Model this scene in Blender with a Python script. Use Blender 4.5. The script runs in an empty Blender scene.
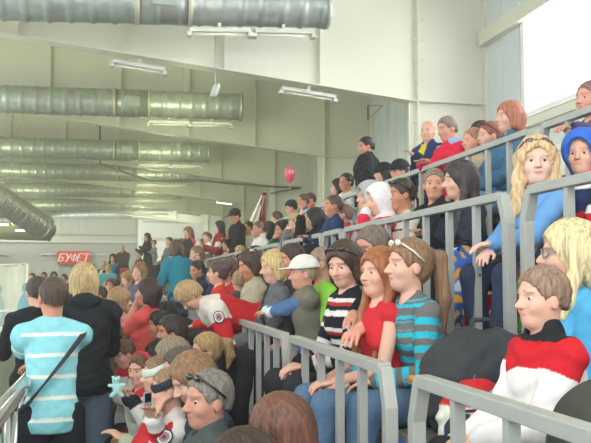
import bpy, math, random
import numpy as np
from mathutils import Vector, Matrix
random.seed(7)
SC = bpy.context.scene
COL = SC.collection

# ---------------------------------------------------------------- camera
FPX, IW, IH = 820.0, 591.0, 443.0
PSI, TH = math.radians(12.516), math.radians(4.081)
cam_d = bpy.data.cameras.new('camera'); cam = bpy.data.objects.new('camera', cam_d); COL.objects.link(cam)
cam_d.sensor_width = 36.0; cam_d.lens = FPX / IW * 36.0; cam_d.clip_end = 300
_f = Vector((math.sin(PSI) * math.cos(TH), math.cos(PSI) * math.cos(TH), math.sin(TH)))
_r = Vector((math.cos(PSI), -math.sin(PSI), 0)); _u = _r.cross(_f)
cam.matrix_world = Matrix(((_r.x, _u.x, -_f.x, 0), (_r.y, _u.y, -_f.y, 0), (_r.z, _u.z, -_f.z, 0), (0, 0, 0, 1)))
SC.camera = cam
SC.view_settings.view_transform = 'Standard'; SC.view_settings.look = 'None'
SC.view_settings.exposure = 0.22; SC.view_settings.gamma = 1.0
try: SC.view_settings.use_curve_mapping = False
except Exception: pass
SC.cycles.use_denoising = True
SC.cycles.max_bounces = 6

# ---------------------------------------------------------------- world and large lights
w = bpy.data.worlds.new('world'); SC.world = w; w.use_nodes = True
bg = w.node_tree.nodes['Background']; bg.inputs[0].default_value = (0.93, 0.95, 1.0, 1); bg.inputs[1].default_value = 2.1
def area(name, loc, target, sx, sy, power, col):
    l = bpy.data.lights.new(name, 'AREA'); l.shape = 'RECTANGLE'; l.size = sx; l.size_y = sy; l.energy = power; l.color = col
    o = bpy.data.objects.new(name, l); COL.objects.link(o); o.location = loc
    o.rotation_euler = (Vector(target) - Vector(loc)).to_track_quat('-Z', 'Y').to_euler()
    return o
area('daylight_through_window', (6.35, 7.25, 3.14), (0, 7.25, 2.6), 7.2, 1.5, 370, (0.95, 0.98, 1.0))
area('rink_ceiling_lamps', (-5.5, 12, 5.0), (0.5, 12, 0), 3, 24, 700, (1.0, 1.0, 0.93))
area('far_wall_fill', (-1.5, 42.9, 2.6), (0.5, 47, 1.2), 12, 1.0, 230, (1.0, 1.0, 0.93))  # added fill with no fixture, lifts the dark far wall
area('fill_behind_camera', (-1.5, -2.5, 3.8), (2.0, 12.5, 3.0), 8, 1.2, 300, (1.0, 0.99, 0.95))  # added fill behind the camera, brightens the nearest rafter web
for k_, yy_ in enumerate((9.2, 15.2, 21.2, 27.2, 33.2, 39.2)):  # unseen point fills added between the frames to brighten the rafter webs
    for xx_ in (-3.5, 1.2):
        l = bpy.data.lights.new('bay_fill', 'POINT'); l.energy = (88 if k_ else 22); l.shadow_soft_size = .35; l.color = (0.93, 1.0, 0.56) if k_ else (1, .99, .93)
        o = bpy.data.objects.new('bay_fill', l); COL.objects.link(o); o.location = (xx_, yy_, 3.0)

def ray(x, y): return _f + _r * ((x - IW / 2) / FPX) - _u * ((y - IH / 2) / FPX)
def atX(x, y, X): d = ray(x, y); return d * (X / d.x)
def atY(x, y, Y): d = ray(x, y); return d * (Y / d.y)
def R(d): return math.radians(d)

# ---------------------------------------------------------------- materials
def lin(c):
    if isinstance(c, str):
        c = [int(c[i:i + 2], 16) / 255 for i in (0, 2, 4)]
    return tuple((v / 12.92 if v <= .04045 else ((v + .055) / 1.055) ** 2.4) for v in c[:3]) + (1,)
MC = {}
def mat(name, col, rough=.6, metal=0, kind='plain', emit=0, spec=.3, scale=1.0, var=.08, bump=.0):
    key = (name, str(col), rough, metal, kind, emit, scale, var, bump)
    if key in MC: return MC[key]
    m = bpy.data.materials.new(name); m.use_nodes = True; nt = m.node_tree; n = nt.nodes; L = nt.links
    b = n['Principled BSDF']; b.inputs['Roughness'].default_value = rough; b.inputs['Metallic'].default_value = metal
    b.inputs['Specular IOR Level'].default_value = spec
    if kind == 'attr':
        a = n.new('ShaderNodeAttribute'); a.attribute_name = 'pattern'; src = a.outputs['Color']
    else:
        rgb = n.new('ShaderNodeRGB'); rgb.outputs[0].default_value = lin(col); src = rgb.outputs[0]
    if kind == 'flat':
        L.new(src, b.inputs['Base Color'])
    else:
        tc = n.new('ShaderNodeTexCoord'); mp = n.new('ShaderNodeMapping'); L.new(tc.outputs['Object'], mp.inputs[0])
        nz = n.new('ShaderNodeTexNoise'); nz.inputs['Detail'].default_value = 4
        if kind == 'hair':
            mp.inputs['Scale'].default_value = (60, 60, 3); nz.inputs['Scale'].default_value = 1.6; vv = .45
        else:
            nz.inputs['Scale'].default_value = {'skin': 14, 'cloth': 26, 'denim': 60, 'attr': 26}.get(kind, 3.0) * scale; vv = var
        L.new(mp.outputs[0], nz.inputs['Vector'])
        mr = n.new('ShaderNodeMapRange'); mr.inputs['From Min'].default_value = .3; mr.inputs['From Max'].default_value = .7
        mr.inputs['To Min'].default_value = 1 - vv; mr.inputs['To Max'].default_value = 1 + vv
        L.new(nz.outputs[0], mr.inputs[0])
        mx = n.new('ShaderNodeVectorMath'); mx.operation = 'SCALE'
        L.new(src, mx.inputs[0]); L.new(mr.outputs[0], mx.inputs['Scale']); L.new(mx.outputs[0], b.inputs['Base Color'])
        bs = bump or {'cloth': .35, 'denim': .3, 'attr': .35, 'hair': .5}.get(kind, 0)
        if bs:
            bp = n.new('ShaderNodeBump'); bp.inputs['Strength'].default_value = bs; bp.inputs['Distance'].default_value = .012 if kind != 'hair' else .004
            if kind == 'hair': L.new(nz.outputs[0], bp.inputs['Height'])
            else:
                n2 = n.new('ShaderNodeTexNoise'); n2.inputs['Scale'].default_value = 9 * scale; n2.inputs['Detail'].default_value = 3
                n2.inputs['Distortion'].default_value = 1.2
                L.new(mp.outputs[0], n2.inputs['Vector']); L.new(n2.outputs[0], bp.inputs['Height'])
            L.new(bp.outputs[0], b.inputs['Normal'])
    if emit:
        b.inputs['Emission Color'].default_value = lin(col); b.inputs['Emission Strength'].default_value = emit
    MC[key] = m; return m
def mixc(a, b, t):
    return ''.join('%02x' % int(int(a[i:i + 2], 16) * (1 - t) + int(b[i:i + 2], 16) * t) for i in (0, 2, 4))
def skinm(c='d9a58c'):
    m = mat('skin', c, .5, kind='skin', var=.06)
    b = m.node_tree.nodes['Principled BSDF']
    b.inputs['Subsurface Weight'].default_value = .0
    return m

# ---------------------------------------------------------------- mesh helpers
class MB:
    def __init__(s): s.v = []; s.f = []
    def box(s, lo, hi):
        b = len(s.v)
        for x in (lo[0], hi[0]):
            for y in (lo[1], hi[1]):
                for z in (lo[2], hi[2]): s.v.append((x, y, z))
        for q in ((0, 1, 3, 2), (4, 6, 7, 5), (0, 4, 5, 1), (2, 3, 7, 6), (0, 2, 6, 4), (1, 5, 7, 3)): s.f.append([b + i for i in q])
        return s
    def prism(s, pts, axis, a, c):
        """extrude a 2D outline along an axis (0 x, 1 y, 2 z) from a to c"""
        b = len(s.v); n = len(pts)
        for t in (a, c):
            for p in pts:
                q = list(p); q.insert(axis, t); s.v.append(tuple(q))
        s.f.append([b + i for i in range(n)]); s.f.append([b + n + i for i in range(n)][::-1])
        for i in range(n): j = (i + 1) % n; s.f.append([b + i, b + n + i, b + n + j, b + j])
        return s
    def tube(s, pts, r, n=10, cap=True, rect=None, up=(0, 0, 1)):
        """sweep along points; r a number or list; rect=(w,h) for a rectangular bar"""
        P = [Vector(p) for p in pts]; rs = r if isinstance(r, (list, tuple)) else [r] * len(P)
        b = len(s.v)
        for i, p in enumerate(P):
            t = (P[min(i + 1, len(P) - 1)] - P[max(i - 1, 0)]).normalized()
            u = Vector(up); u = Vector((1, 0, 0)) if abs(t.dot(u)) > .97 else u
            a = t.cross(u).normalized(); c = a.cross(t)
            if rect:
                n = 4; k = 1.0
                if 0 < i < len(P) - 1:
                    k = 1 / max(.5, math.cos(((P[i + 1] - p).angle(p - P[i - 1])) / 2))
                for (x, y) in ((-1, -1), (1, -1), (1, 1), (-1, 1)): s.v.append(tuple(p + a * (x * rect[0] / 2) + c * (y * rect[1] / 2 * k)))
            else:
                for j in range(n):
                    th = 2 * math.pi * j / n; s.v.append(tuple(p + (a * math.cos(th) + c * math.sin(th)) * rs[i]))
        for i in range(len(P) - 1):
            for j in range(n):
                k = (j + 1) % n; s.f.append([b + i * n + j, b + i * n + k, b + (i + 1) * n + k, b + (i + 1) * n + j])
        if cap:
            s.f.append([b + j for j in range(n)][::-1]); s.f.append([b + (len(P) - 1) * n + j for j in range(n)])
        return s
    def sphere(s, c, r, n=14, m=9, M=None):
        b = len(s.v); r = (r, r, r) if not isinstance(r, (tuple, list)) else r
        for i in range(m + 1):
            ph = math.pi * i / m
            for j in range(n):
                th = 2 * math.pi * j / n
                p = Vector((r[0] * math.sin(ph) * math.cos(th), r[1] * math.sin(ph) * math.sin(th), r[2] * math.cos(ph)))
                if M is not None: p = M @ p
                s.v.append(tuple(Vector(c) + p))
        for i in range(m):
            for j in range(n):
                k = (j + 1) % n; s.f.append([b + i * n + j, b + (i + 1) * n + j, b + (i + 1) * n + k, b + i * n + k])
        return s
    def build(s, name, m, parent=None, smooth=False, bevel=0):
        me = bpy.data.meshes.new(name); me.from_pydata(s.v, [], s.f); me.validate(); me.update()
        ob = bpy.data.objects.new(name, me); COL.objects.link(ob)
        for mm in (m if isinstance(m, list) else [m]): me.materials.append(mm)
        if smooth: me.shade_smooth()
        if bevel:
            md = ob.modifiers.new('bevel', 'BEVEL'); md.width = bevel; md.segments = 2; md.limit_method = 'ANGLE'
        if parent is not None: ob.parent = parent
        return ob
def empty(name, loc, rz=0):
    o = bpy.data.objects.new(name, None); COL.objects.link(o); o.location = loc; o.rotation_euler = (0, 0, rz); o.empty_display_size = .1; return o
LABELS = set()
def tag(o, label, cat, group=None, kind=None):
    if kind != 'structure':
        if label in LABELS and not group: print('DUPLICATE LABEL', label)
        LABELS.add(label)
    if label: o['label'] = label
    if cat: o['category'] = cat
    if group: o['group'] = group
    if kind: o['kind'] = kind
    return o
def struct(o): o['kind'] = 'structure'; return o

# ---------------------------------------------------------------- signed distance modelling
def vlen(a): return np.sqrt((a * a).sum(-1))
class Field:
    def __init__(s, xs, ys, zs):
        s.ax = [np.asarray(a, float) for a in (xs, ys, zs)]
        s.F = np.full([len(a) for a in s.ax], 1.0, np.float32)
    def sub(s, lo, hi):
        sl = []
        for a, l, h in zip(s.ax, lo, hi):
            i = max(0, np.searchsorted(a, l) - 1); j = min(len(a), np.searchsorted(a, h) + 1)
            sl.append(slice(i, max(j, i)))
        P = np.stack(np.meshgrid(*[a[q] for a, q in zip(s.ax, sl)], indexing='ij'), -1).astype(np.float32)
        return tuple(sl), P
    def comb(s, sl, d, k, op):
        F = s.F[sl]
        if F.size == 0: return
        if op == 'u':
            h = np.clip(.5 + .5 * (F - d) / k, 0, 1); s.F[sl] = F * (1 - h) + d * h - k * h * (1 - h)
        else:
            d = -d; h = np.clip(.5 - .5 * (F - d) / k, 0, 1); s.F[sl] = F * (1 - h) + d * h + k * h * (1 - h)
    def cone(s, a, b, ra, rb, k=.02, op='u', fl=None):
        a = np.array(a, float); b = np.array(b, float); m = max(ra, rb) + k + .03
        sl, P = s.sub(np.minimum(a, b) - m, np.maximum(a, b) + m)
        if P.size == 0: return
        ba = b - a; t = np.clip(((P - a) @ ba) / max(ba @ ba, 1e-9), 0, 1)
        d = vlen(P - (a + t[..., None] * ba)) - (ra + (rb - ra) * t)
        s.comb(sl, d, k, op)
    def ell(s, c, r, M=None, k=.02, op='u'):
        c = np.array(c, float); r = np.array(r, float); m = r.max() + k + .03
        sl, P = s.sub(c - m, c + m)
        if P.size == 0: return
        q = P - c
        if M is not None: q = q @ np.asarray(M).T     # rows of M are the ellipsoid axes
        k0 = vlen(q / r); k1 = vlen(q / (r * r)) + 1e-6
        s.comb(sl, k0 * (k0 - 1) / k1, k, op)
    def plane(s, pt, nrm, k=.01):
        """keep the side the normal points away from"""
        nrm = np.array(nrm, float); nrm /= np.linalg.norm(nrm)
        P = np.stack(np.meshgrid(*s.ax, indexing='ij'), -1)
        s.comb((slice(None),) * 3, -((P - np.array(pt, float)) @ nrm).astype(np.float32), k, 's')
    def disp(s, fn):
        P = np.stack(np.meshgrid(*s.ax, indexing='ij'), -1); s.F += fn(P).astype(np.float32)
_E = [((0, 0, 0), (1, 0, 0)), ((0, 1, 0), (1, 1, 0)), ((0, 0, 1), (1, 0, 1)), ((0, 1, 1), (1, 1, 1)),
      ((0, 0, 0), (0, 1, 0)), ((1, 0, 0), (1, 1, 0)), ((0, 0, 1), (0, 1, 1)), ((1, 0, 1), (1, 1, 1)),
      ((0, 0, 0), (0, 0, 1)), ((1, 0, 0), (1, 0, 1)), ((0, 1, 0), (0, 1, 1)), ((1, 1, 0), (1, 1, 1))]
def nets(fd):
    F = fd.F; S = F < 0
    S[0] = S[-1] = False; S[:, 0] = S[:, -1] = False; S[:, :, 0] = S[:, :, -1] = False
    F = np.where(S, F, np.maximum(F, 1e-5))
    c = np.zeros([n - 1 for n in F.shape], np.int8)
    for i in (0, 1):
        for j in (0, 1):
            for k in (0, 1): c += S[i:F.shape[0] - 1 + i, j:F.shape[1] - 1 + j, k:F.shape[2] - 1 + k]
    act = (c > 0) & (c < 8); I = np.argwhere(act)
    if len(I) == 0: return None
    acc = np.zeros((len(I), 3)); cnt = np.zeros(len(I))
    for a, b in _E:
        a = np.array(a); b = np.array(b); ia = I + a; ib = I + b
        fa = F[ia[:, 0], ia[:, 1], ia[:, 2]]; fb = F[ib[:, 0], ib[:, 1], ib[:, 2]]
        m = (fa < 0) != (fb < 0); t = np.where(m, fa / np.where(m, fa - fb, 1), 0)
        acc += np.where(m[:, None], a + (b - a) * t[:, None], 0); cnt += m
    V = I + acc / cnt[:, None]
    W = np.stack([np.interp(V[:, q], np.arange(len(fd.ax[q])), fd.ax[q]) for q in range(3)], -1)
    idx = np.full(act.shape, -1, np.int64); idx[act] = np.arange(len(I))
    Q = []
    for ax in range(3):
        o1, o2 = [(1, 2), (2, 0), (0, 1)][ax]
        lo = [slice(None)] * 3; hi = [slice(None)] * 3; lo[ax] = slice(0, -1); hi[ax] = slice(1, None)
        A = S[tuple(lo)]; B = S[tuple(hi)]; E = np.argwhere(A != B)
        a = A[E[:, 0], E[:, 1], E[:, 2]]
        def cell(d1, d2):
            q = E.copy(); q[:, o1] -= d1; q[:, o2] -= d2; return idx[q[:, 0], q[:, 1], q[:, 2]]
        q = np.stack([cell(1, 1), cell(0, 1), cell(0, 0), cell(1, 0)], -1)
        q[~a] = q[~a][:, ::-1]; Q.append(q)
    return W, np.concatenate(Q)
def sdf_obj(fd, name, mats, parent=None, midx=None, pattern=None):
    r = nets(fd)
    if r is None: return None
    V, Q = r
    me = bpy.data.meshes.new(name); me.vertices.add(len(V)); me.vertices.foreach_set('co', V.astype(np.float32).ravel())
    me.loops.add(len(Q) * 4); me.loops.foreach_set('vertex_index', Q.astype(np.int32).ravel())
    me.polygons.add(len(Q)); me.polygons.foreach_set('loop_start', np.arange(0, len(Q) * 4, 4, dtype=np.int32))
    try: me.polygons.foreach_set('loop_total', np.full(len(Q), 4, dtype=np.int32))
    except Exception: pass
    for m in (mats if isinstance(mats, list) else [mats]): me.materials.append(m)
    if midx is not None:
        C = V[Q].mean(1); me.polygons.foreach_set('material_index', midx(C).astype(np.int32))
    me.update(calc_edges=True); me.validate(); me.shade_smooth()
    if pattern is not None:
        at = me.color_attributes.new('pattern', 'FLOAT_COLOR', 'POINT')
        c = np.ones((len(V), 4), np.float32); c[:, :3] = pattern(V); at.data.foreach_set('color', c.ravel())
    ob = bpy.data.objects.new(name, me); COL.objects.link(ob)
    if parent is not None: ob.parent = parent
    return ob
def axis(lo, hi, coarse, fines=(), fine=None):
    """grid coordinates: coarse steps, fine steps inside the given ranges"""
    out = [lo]; 
    while out[-1] < hi:
        p = out[-1]; st = coarse
        if fine:
            for a, b in fines:
                if a - coarse <= p <= b: st = fine; break
        out.append(p + st)
    return out

# ---------------------------------------------------------------- people
SKIN = {'fair': 'e0b09a', 'pink': 'dba08a', 'tan': 'c98f72', 'ruddy': 'cb9580', 'pale': 'ecc4b2'}
def rotz(a): return np.array([[math.cos(a), -math.sin(a), 0], [math.sin(a), math.cos(a), 0], [0, 0, 1]])
def nrm(v): v = np.asarray(v, float); return v / (np.linalg.norm(v) + 1e-9)
FLOORS = {1: -1.70, 2: -1.08, 3: -.50, 4: .05, 5: .62}
PEOPLE = []
def person(label, px, py, X=None, D=None, row=1, pose='sit', yaw=180, hyaw=None, hpitch=0, hroll=0, h=.235, lean=6, side=0, floor=None,
           skin='fair', hair=('short', '4a352a'), top=('long', '333840', .014), pattern=None, legs='2b3a55', hands=('lap', 'lap'), fat=1.0,
           extra=(), s=None, brow=None, female=False, gaze=0, cat='person', hname='person'):
    # head top position in the world
    T = atX(px, py, X) if X is not None else ray(px, py) * D
    T = np.array(T); Yd = float(np.dot(T, np.array(_f))); pxs = Yd / FPX
    fl = FLOORS[row] if floor is None else floor
    Ht = T[2] - fl
    cl = math.cos(R(lean))
    hh = h * (1.0)
    if s is None:
        if pose == 'sit': s = (Ht - .44 - hh * (.5 + .5 * math.cos(R(min(abs(hpitch), 60)))) - .02) / (.08 + .53 * cl)
        else: s = (Ht - hh) / (.92 + .53 * cl)
        if s < .6 or s > 1.13: print('SCALE %.2f %s Ht %.2f' % (s, label, Ht))
        s = min(max(s, .55), 1.15)
    hy = yaw if hyaw is None else hyaw
    hz = .44 + .08 * s if pose == 'sit' else .92 * s
    ya = R(yaw); near = pxs < .0098; mid = pxs < .016
    hip = np.array([0, 0, hz])
    t = nrm([math.sin(R(lean)), math.tan(R(side)), cl])
    L = np.array([0, 1.0, 0]); Fw = nrm(np.cross(L, t))
    neckb = hip + t * .50 * s
    # head frame in body coordinates
    rel = R(hy) - ya; pt = R(hpitch)
    fwd = np.array([math.cos(rel) * math.cos(pt), math.sin(rel) * math.cos(pt), -math.sin(pt)])
    left = np.array([-math.sin(rel), math.cos(rel), 0]); up = np.cross(fwd, left)
    if hroll:
        cr, sr = math.cos(R(hroll)), math.sin(R(hroll)); left, up = left * cr + up * sr, up * cr - left * sr
    HM = np.stack([fwd, left, up]); hs = h / .235
    hc = neckb + nrm(t + np.array([.25, 0, .6])) * .055 * s + up * h * .46
    def Hp(x, y, z): return hc + (fwd * x + left * y + up * z) * hs
    topz = (hc + up * .117 * hs)[2]
    # root placement: head centre sits over T
    off = rotz(ya) @ np.array([hc[0], hc[1], 0])
    root_loc = np.array([T[0], T[1], T[2] - topz]) - off
    if pose != 'bent' and abs(root_loc[2] - fl) > .12 and floor is None: print('FLOORGAP %.2f %s s=%.2f' % (root_loc[2] - fl, label, s))
    def w2l(p): return rotz(-ya) @ (np.asarray(p, float) - root_loc)
    sw = (.142 if female else .165) * s * (0.45 + .55 * fat)
    sh = {}; el = {}; ha = {}; fd_ = {}
    for q, sg in (('l', 1), ('r', -1)):
        sh[q] = neckb - t * .055 * s + L * sg * sw + Fw * .0
        tg = hands[0 if q == 'l' else 1]
        if isinstance(tg, str):
            ft = pose == 'sit'
            tgt = {'lap': [.34 * s, sg * .05, hz + .11 * s], 'knee': [.40 * s, sg * .13, hz + .11 * s],
                   'side': [.06 * s, sg * .25 * s, hz - .02], 'chin': [hc[0] + .10, sg * .03, hc[2] - .13 * hs],
                   'mouth': [hc[0] + .12, sg * .03, hc[2] - .09 * hs],
                   'front': [.36 * s, sg * .08, hz + .28 * s], 'cross': [.22 * s, -sg * .06, hz + .26 * s],
                   'hold': [.30 * s, sg * .05, hz + .36 * s], 'back': [-.1 * s, sg * .2 * s, hz + .02],
                   'down': [.3 * s, sg * .15 * s, neckb[2] - .5 * s]}[tg]
            tgt = np.array(tgt)
            if ft and tg in ('lap', 'knee'): tgt[0] += .0
        else:
            tgt = w2l(tg)
        a, b = .285 * s, .25 * s
        v = tgt - sh[q]; d = np.linalg.norm(v); 
        if d > (a + b) * .995: v = v / d * (a + b) * .995; d = (a + b) * .995
        if d < .12 * s: d = .12 * s; v = nrm(v) * d
        ex = (a * a - b * b + d * d) / (2 * d); hh2 = math.sqrt(max(a * a - ex * ex, 1e-6))
        pole = np.array([-.35, sg * .55, -.9]); dv = nrm(v); pole = nrm(pole - dv * (pole @ dv))
        el[q] = sh[q] + dv * ex + pole * hh2; ha[q] = sh[q] + v
        fd_[q] = nrm(ha[q] - el[q])
    kn = {}; an = {}; to = {}; hj = {}
    for q, sg in (('l', 1), ('r', -1)):
        hj[q] = hip + np.array([0, sg * .09 * s, 0])
        if pose == 'sit':
            kn[q] = hj[q] + np.array([.42 * s, sg * .05 * s, .0])
            fz = max(.07 * s, kn[q][2] - .42 * s)
            an[q] = np.array([kn[q][0] + (.05 if sg > 0 else -.03) * s, kn[q][1], fz])
        else:
            st = .04 * s * sg
            kn[q] = hj[q] + np.array([.02 + st, sg * .02, -.43 * s]); an[q] = np.array([-.02 * s + st, sg * .11 * s, .075 * s])
        to[q] = an[q] + np.array([.15 * s, sg * .03 * s, -.035 * s])
    root = None
    # ---- body field
    fine = max(.0058, pxs * .95) if mid else max(.011, pxs * 1.1); coarse = max(.013, fine * 2.0) if mid else max(.02, fine * 1.6)
    allp = np.array([hc + .15 * hs, hc - .15 * hs] + [x + .14 * s * fat for x in (hip, neckb)] + [x - .14 * s * fat for x in (hip, neckb)] +
                    list(sh.values()) + list(el.values()) + list(ha.values()) + list(kn.values()) + list(to.values()) + list(an.values()))
    lo = allp.min(0) - .13 * s - .03; hi = allp.max(0) + .13 * s + .03; lo[2] = max(lo[2], -.05)
    hr = .135 * hs
    bare = top[1] is not None
    fr = [[(hc[i] - hr, hc[i] + hr)] for i in range(3)]
    if near:
        for q in 'lr':
            hcn = ha[q] + fd_[q] * .08 * s
            for i in range(3): fr[i].append((hcn[i] - .1 * s, hcn[i] + .1 * s))
    xs, ys, zs = [axis(lo[i], hi[i], coarse, fr[i], fine) for i in range(3)]
    B = Field(xs, ys, zs)
    TM = np.stack([Fw, L, t])
    def torso(Fd, g, k=.05):
        f_ = fat
        Fd.ell(hip + t * .02 * s, np.array([.108 * f_, .155 * f_, .12]) * s + g, TM, k=.03)
        Fd.ell(hip + t * .18 * s, np.array([.095 * f_, (.115 if female else .13) * f_, .17]) * s + g, TM, k=k)
        Fd.ell(hip + t * .35 * s + Fw * .01 * s, np.array([(.100 if female else .108) * f_, (.130 if female else .145) * f_, .165]) * s + g, TM, k=k)
        if female and s > .8: 
            for sg in (1, -1): Fd.ell(hip + t * .33 * s + Fw * .075 * s + L * sg * .065 * s, np.array([.045, .055, .055]) * s + g, TM, k=.03)
        for q in 'lr': Fd.cone(neckb + t * .005, sh[q], .042 * s + g, .050 * s + g, k=.03)
    torso(B, 0)
    B.cone(neckb - t * .02, hc - up * .05 * hs - fwd * .012, (.046 if female else .054) * s, (.046 if female else .052) * hs, k=.02)
    for q, sg in (('l', 1), ('r', -1)):
        fa = (.5 + .5 * fat)
        B.cone(sh[q], el[q], .045 * s * fa, .036 * s * fa, k=.015); B.cone(el[q], ha[q], .037 * s * fa, .025 * s * fa, k=.015)
        B.cone(hj[q], kn[q], .085 * s * fa, .06 * s * fa, k=.03); B.cone(kn[q], an[q], .057 * s, .038 * s, k=.02)
        B.cone(an[q] - [0, 0, .02 * s], to[q], .036 * s, .03 * s, k=.02)
        # hand: palm and five fingers
        d = fd_[q]; n_ = nrm(np.cross(d, [0, 0, 1.0]) if abs(d[2]) < .9 else np.cross(d, [1.0, 0, 0]))  # across palm
        pn = nrm(np.cross(n_, d))
        if pn[2] > 0: pn = -pn
        pc = ha[q] + d * .045 * s
        B.ell(pc, np.array([.05, .038, .017]) * s, np.stack([d, n_, pn]), k=.012)
        if near or mid:
            for i, (o_, ln) in enumerate(((-.029, .058), (-.010, .072), (.010, .068), (.028, .052))):
                a0 = pc + d * .036 * s + n_ * o_ * s; a1 = a0 + nrm(d + pn * .35) * ln * .5 * s + n_ * o_ * .15 * s; a2 = a1 + nrm(d + pn * 1.1) * ln * .5 * s
                B.cone(a0, a1, .0092 * s, .0082 * s, k=.003); B.cone(a1, a2, .0082 * s, .007 * s, k=.003)
            sd = -1 if i < 0 else (1 if sg < 0 else -1)
            ins = n_ * (1 if (n_ @ (-L * sg)) > 0 else -1)
            b0 = ha[q] + d * .02 * s + ins * .02 * s; b1 = b0 + nrm(d * .7 + ins * .7 + pn * .3) * .045 * s; b2 = b1 + nrm(d + pn * .4) * .03 * s
            B.cone(b0, b1, .0125 * s, .0105 * s, k=.006); B.cone(b1, b2, .0105 * s, .008 * s, k=.003)
    # head
    fs = .97 if female else 1.0
    B.ell(Hp(-.012, 0, .028), np.array([.094, .074, .086]) * hs, HM, k=.015)
    B.ell(Hp(.018, 0, -.03), np.array([.072, .062 * fs, .083]) * hs, HM, k=.02)
    B.ell(Hp(.045, 0, -.085), np.array([.036, .036 * fs, .028]) * hs, HM, k=.025)
    for sg in (1, -1):
        B.ell(Hp(-.004, sg * .074, -.012), np.array([.02, .009, .031]) * hs, HM, k=.008)
        if mid: B.ell(Hp(.052, sg * .036, -.028), np.array([.03, .026, .028]) * hs, HM, k=.015)
    if mid:
        B.ell(Hp(.070, 0, .025), np.array([.017, .050, .010]) * hs, HM, k=.014)
        for sg in (1, -1): B.ell(Hp(.088, sg * .031, .003), np.array([.016, .017, .012]) * hs, HM, k=.010, op='s')
        B.cone(Hp(.082, 0, .008), Hp(.106, 0, -.026), .008 * hs, .012 * hs, k=.010)
        for sg in (1, -1): B.ell(Hp(.096, sg * .011, -.03), np.array([.011, .008, .007]) * hs, HM, k=.006)
        B.ell(Hp(.084, 0, -.052), np.array([.009, .020, .005]) * hs, HM, k=.006)
        B.ell(Hp(.082, 0, -.063), np.array([.009, .018, .006]) * hs, HM, k=.006)
        B.ell(Hp(.092, 0, -.0575), np.array([.004, .020, .0012]) * hs, HM, k=.004, op='s')
    else:
        B.cone(Hp(.080, 0, .008), Hp(.100, 0, -.026), .009 * hs, .013 * hs, k=.010)
    lipc = mixc(SKIN.get(skin, skin), 'b0544e', .42 if female else .22)
    bcol = mixc(SKIN.get(skin, skin), brow or (hair[1] if hair else '5a4636'), .42 if female else .58)
    hmI = HM
    def mi(C):
        q = (C - hc) @ hmI.T / hs
        r = np.zeros(len(C), int)
        m = (q[:, 0] > .078) & ((q[:, 1] / .022) ** 2 + ((q[:, 2] + .0575) / .0085) ** 2 < 1); r[m] = 1
        m = (q[:, 0] > .055) & (abs(abs(q[:, 1]) - .031) < .021) & (abs(q[:, 2] - .0275 + .10 * (abs(q[:, 1]) - .020)) < .0031); r[m] = 2
        m = (q[:, 0] > .055) & (abs(abs(q[:, 1]) - .031) < .014) & (abs(q[:, 2] - .003) < .006)
        if not near: r[m] = 2
        return r
    sk = skinm(SKIN.get(skin, skin))
    root = sdf_obj(B, hname, [sk, mat('lips', lipc, .45, kind='skin'), mat('eyebrow', bcol, .8, kind='skin')], midx=mi)
    root.location = root_loc; root.rotation_euler = (0, 0, ya)
    tag(root, label, cat)
    # ---- eyes
    if near:
        for sg in (1, -1):
            e = MB().sphere((0, 0, 0), .0135 * hs, 14, 10)
            M = Matrix([list(v) for v in np.stack([fwd, left, up], 1)])
            me = e.build('eye', [mat('eye_white', 'c9bfb6', .2, kind='flat'), mat('iris', '3a3230', .15, kind='flat'), mat('eyelid', SKIN.get(skin, skin), .5, kind='skin', var=.06)], root, True)
            for p in me.data.polygons:
                c = p.center.normalized(); g_ = Vector((math.cos(R(gaze)), math.sin(R(gaze)), -.05)).normalized()
                p.material_index = 2 if c.z > .50 or c.z < -.62 else (1 if c.dot(g_) > .87 else 0)
            me.matrix_local = Matrix.Translation(Vector(Hp(.0655, sg * .031, .003))) @ M.to_4x4()
    # ---- hair
    vh = fine if mid else fine * 1.0
    if hair and hair[0] != 'none':
        st, hcol = hair[0], hair[1]; ln = hair[2] if len(hair) > 2 else .0
        pad = .16 * hs; l2 = hc - pad; h2 = hc + pad
        if st in ('long', 'wavy'): l2 = l2 - [.06, .08, ln * s]; h2 = h2 + [.06, .08, 0]
        if st in ('bob', 'mid'): l2 = l2 - [.02, .02, .08]; h2 = h2 + [.02, .02, 0]
        if st in ('pony', 'tail'): l2 = l2 - [.22, .22, ln * s]; h2 = h2 + [.2, .2, .02]
        if st == 'bun': l2 = l2 - .08; h2 = h2 + .08
        H = Field(*[axis(l2[i], h2[i], vh) for i in range(3)])
        g = {'short': .011, 'crop': .006, 'bald': .003, 'long': .022, 'wavy': .03, 'bob': .019, 'mid': .022, 'pony': .013, 'tail': .013, 'bun': .013, 'fluffy': .028}[st]
        H.ell(Hp(-.014, 0, .030), np.array([.094, .075, .086]) * hs + g * .85, HM, k=.01)
        if st not in ('crop', 'bald', 'short', 'pony', 'bun', 'tail'): H.ell(Hp(-.045, 0, -.01), np.array([.07, .078, .085]) * hs + g * .6, HM, k=.03)
        if st in ('short', 'crop', 'fluffy', 'pony', 'bun', 'tail'): H.ell(Hp(-.045, 0, -.015), np.array([.055, .062, .065]) * hs + g * .5, HM, k=.02)
        fb = .012 if st in ('long', 'wavy', 'bob', 'mid') else 0
        dn = np.array([0, 0, -1.0])
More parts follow.
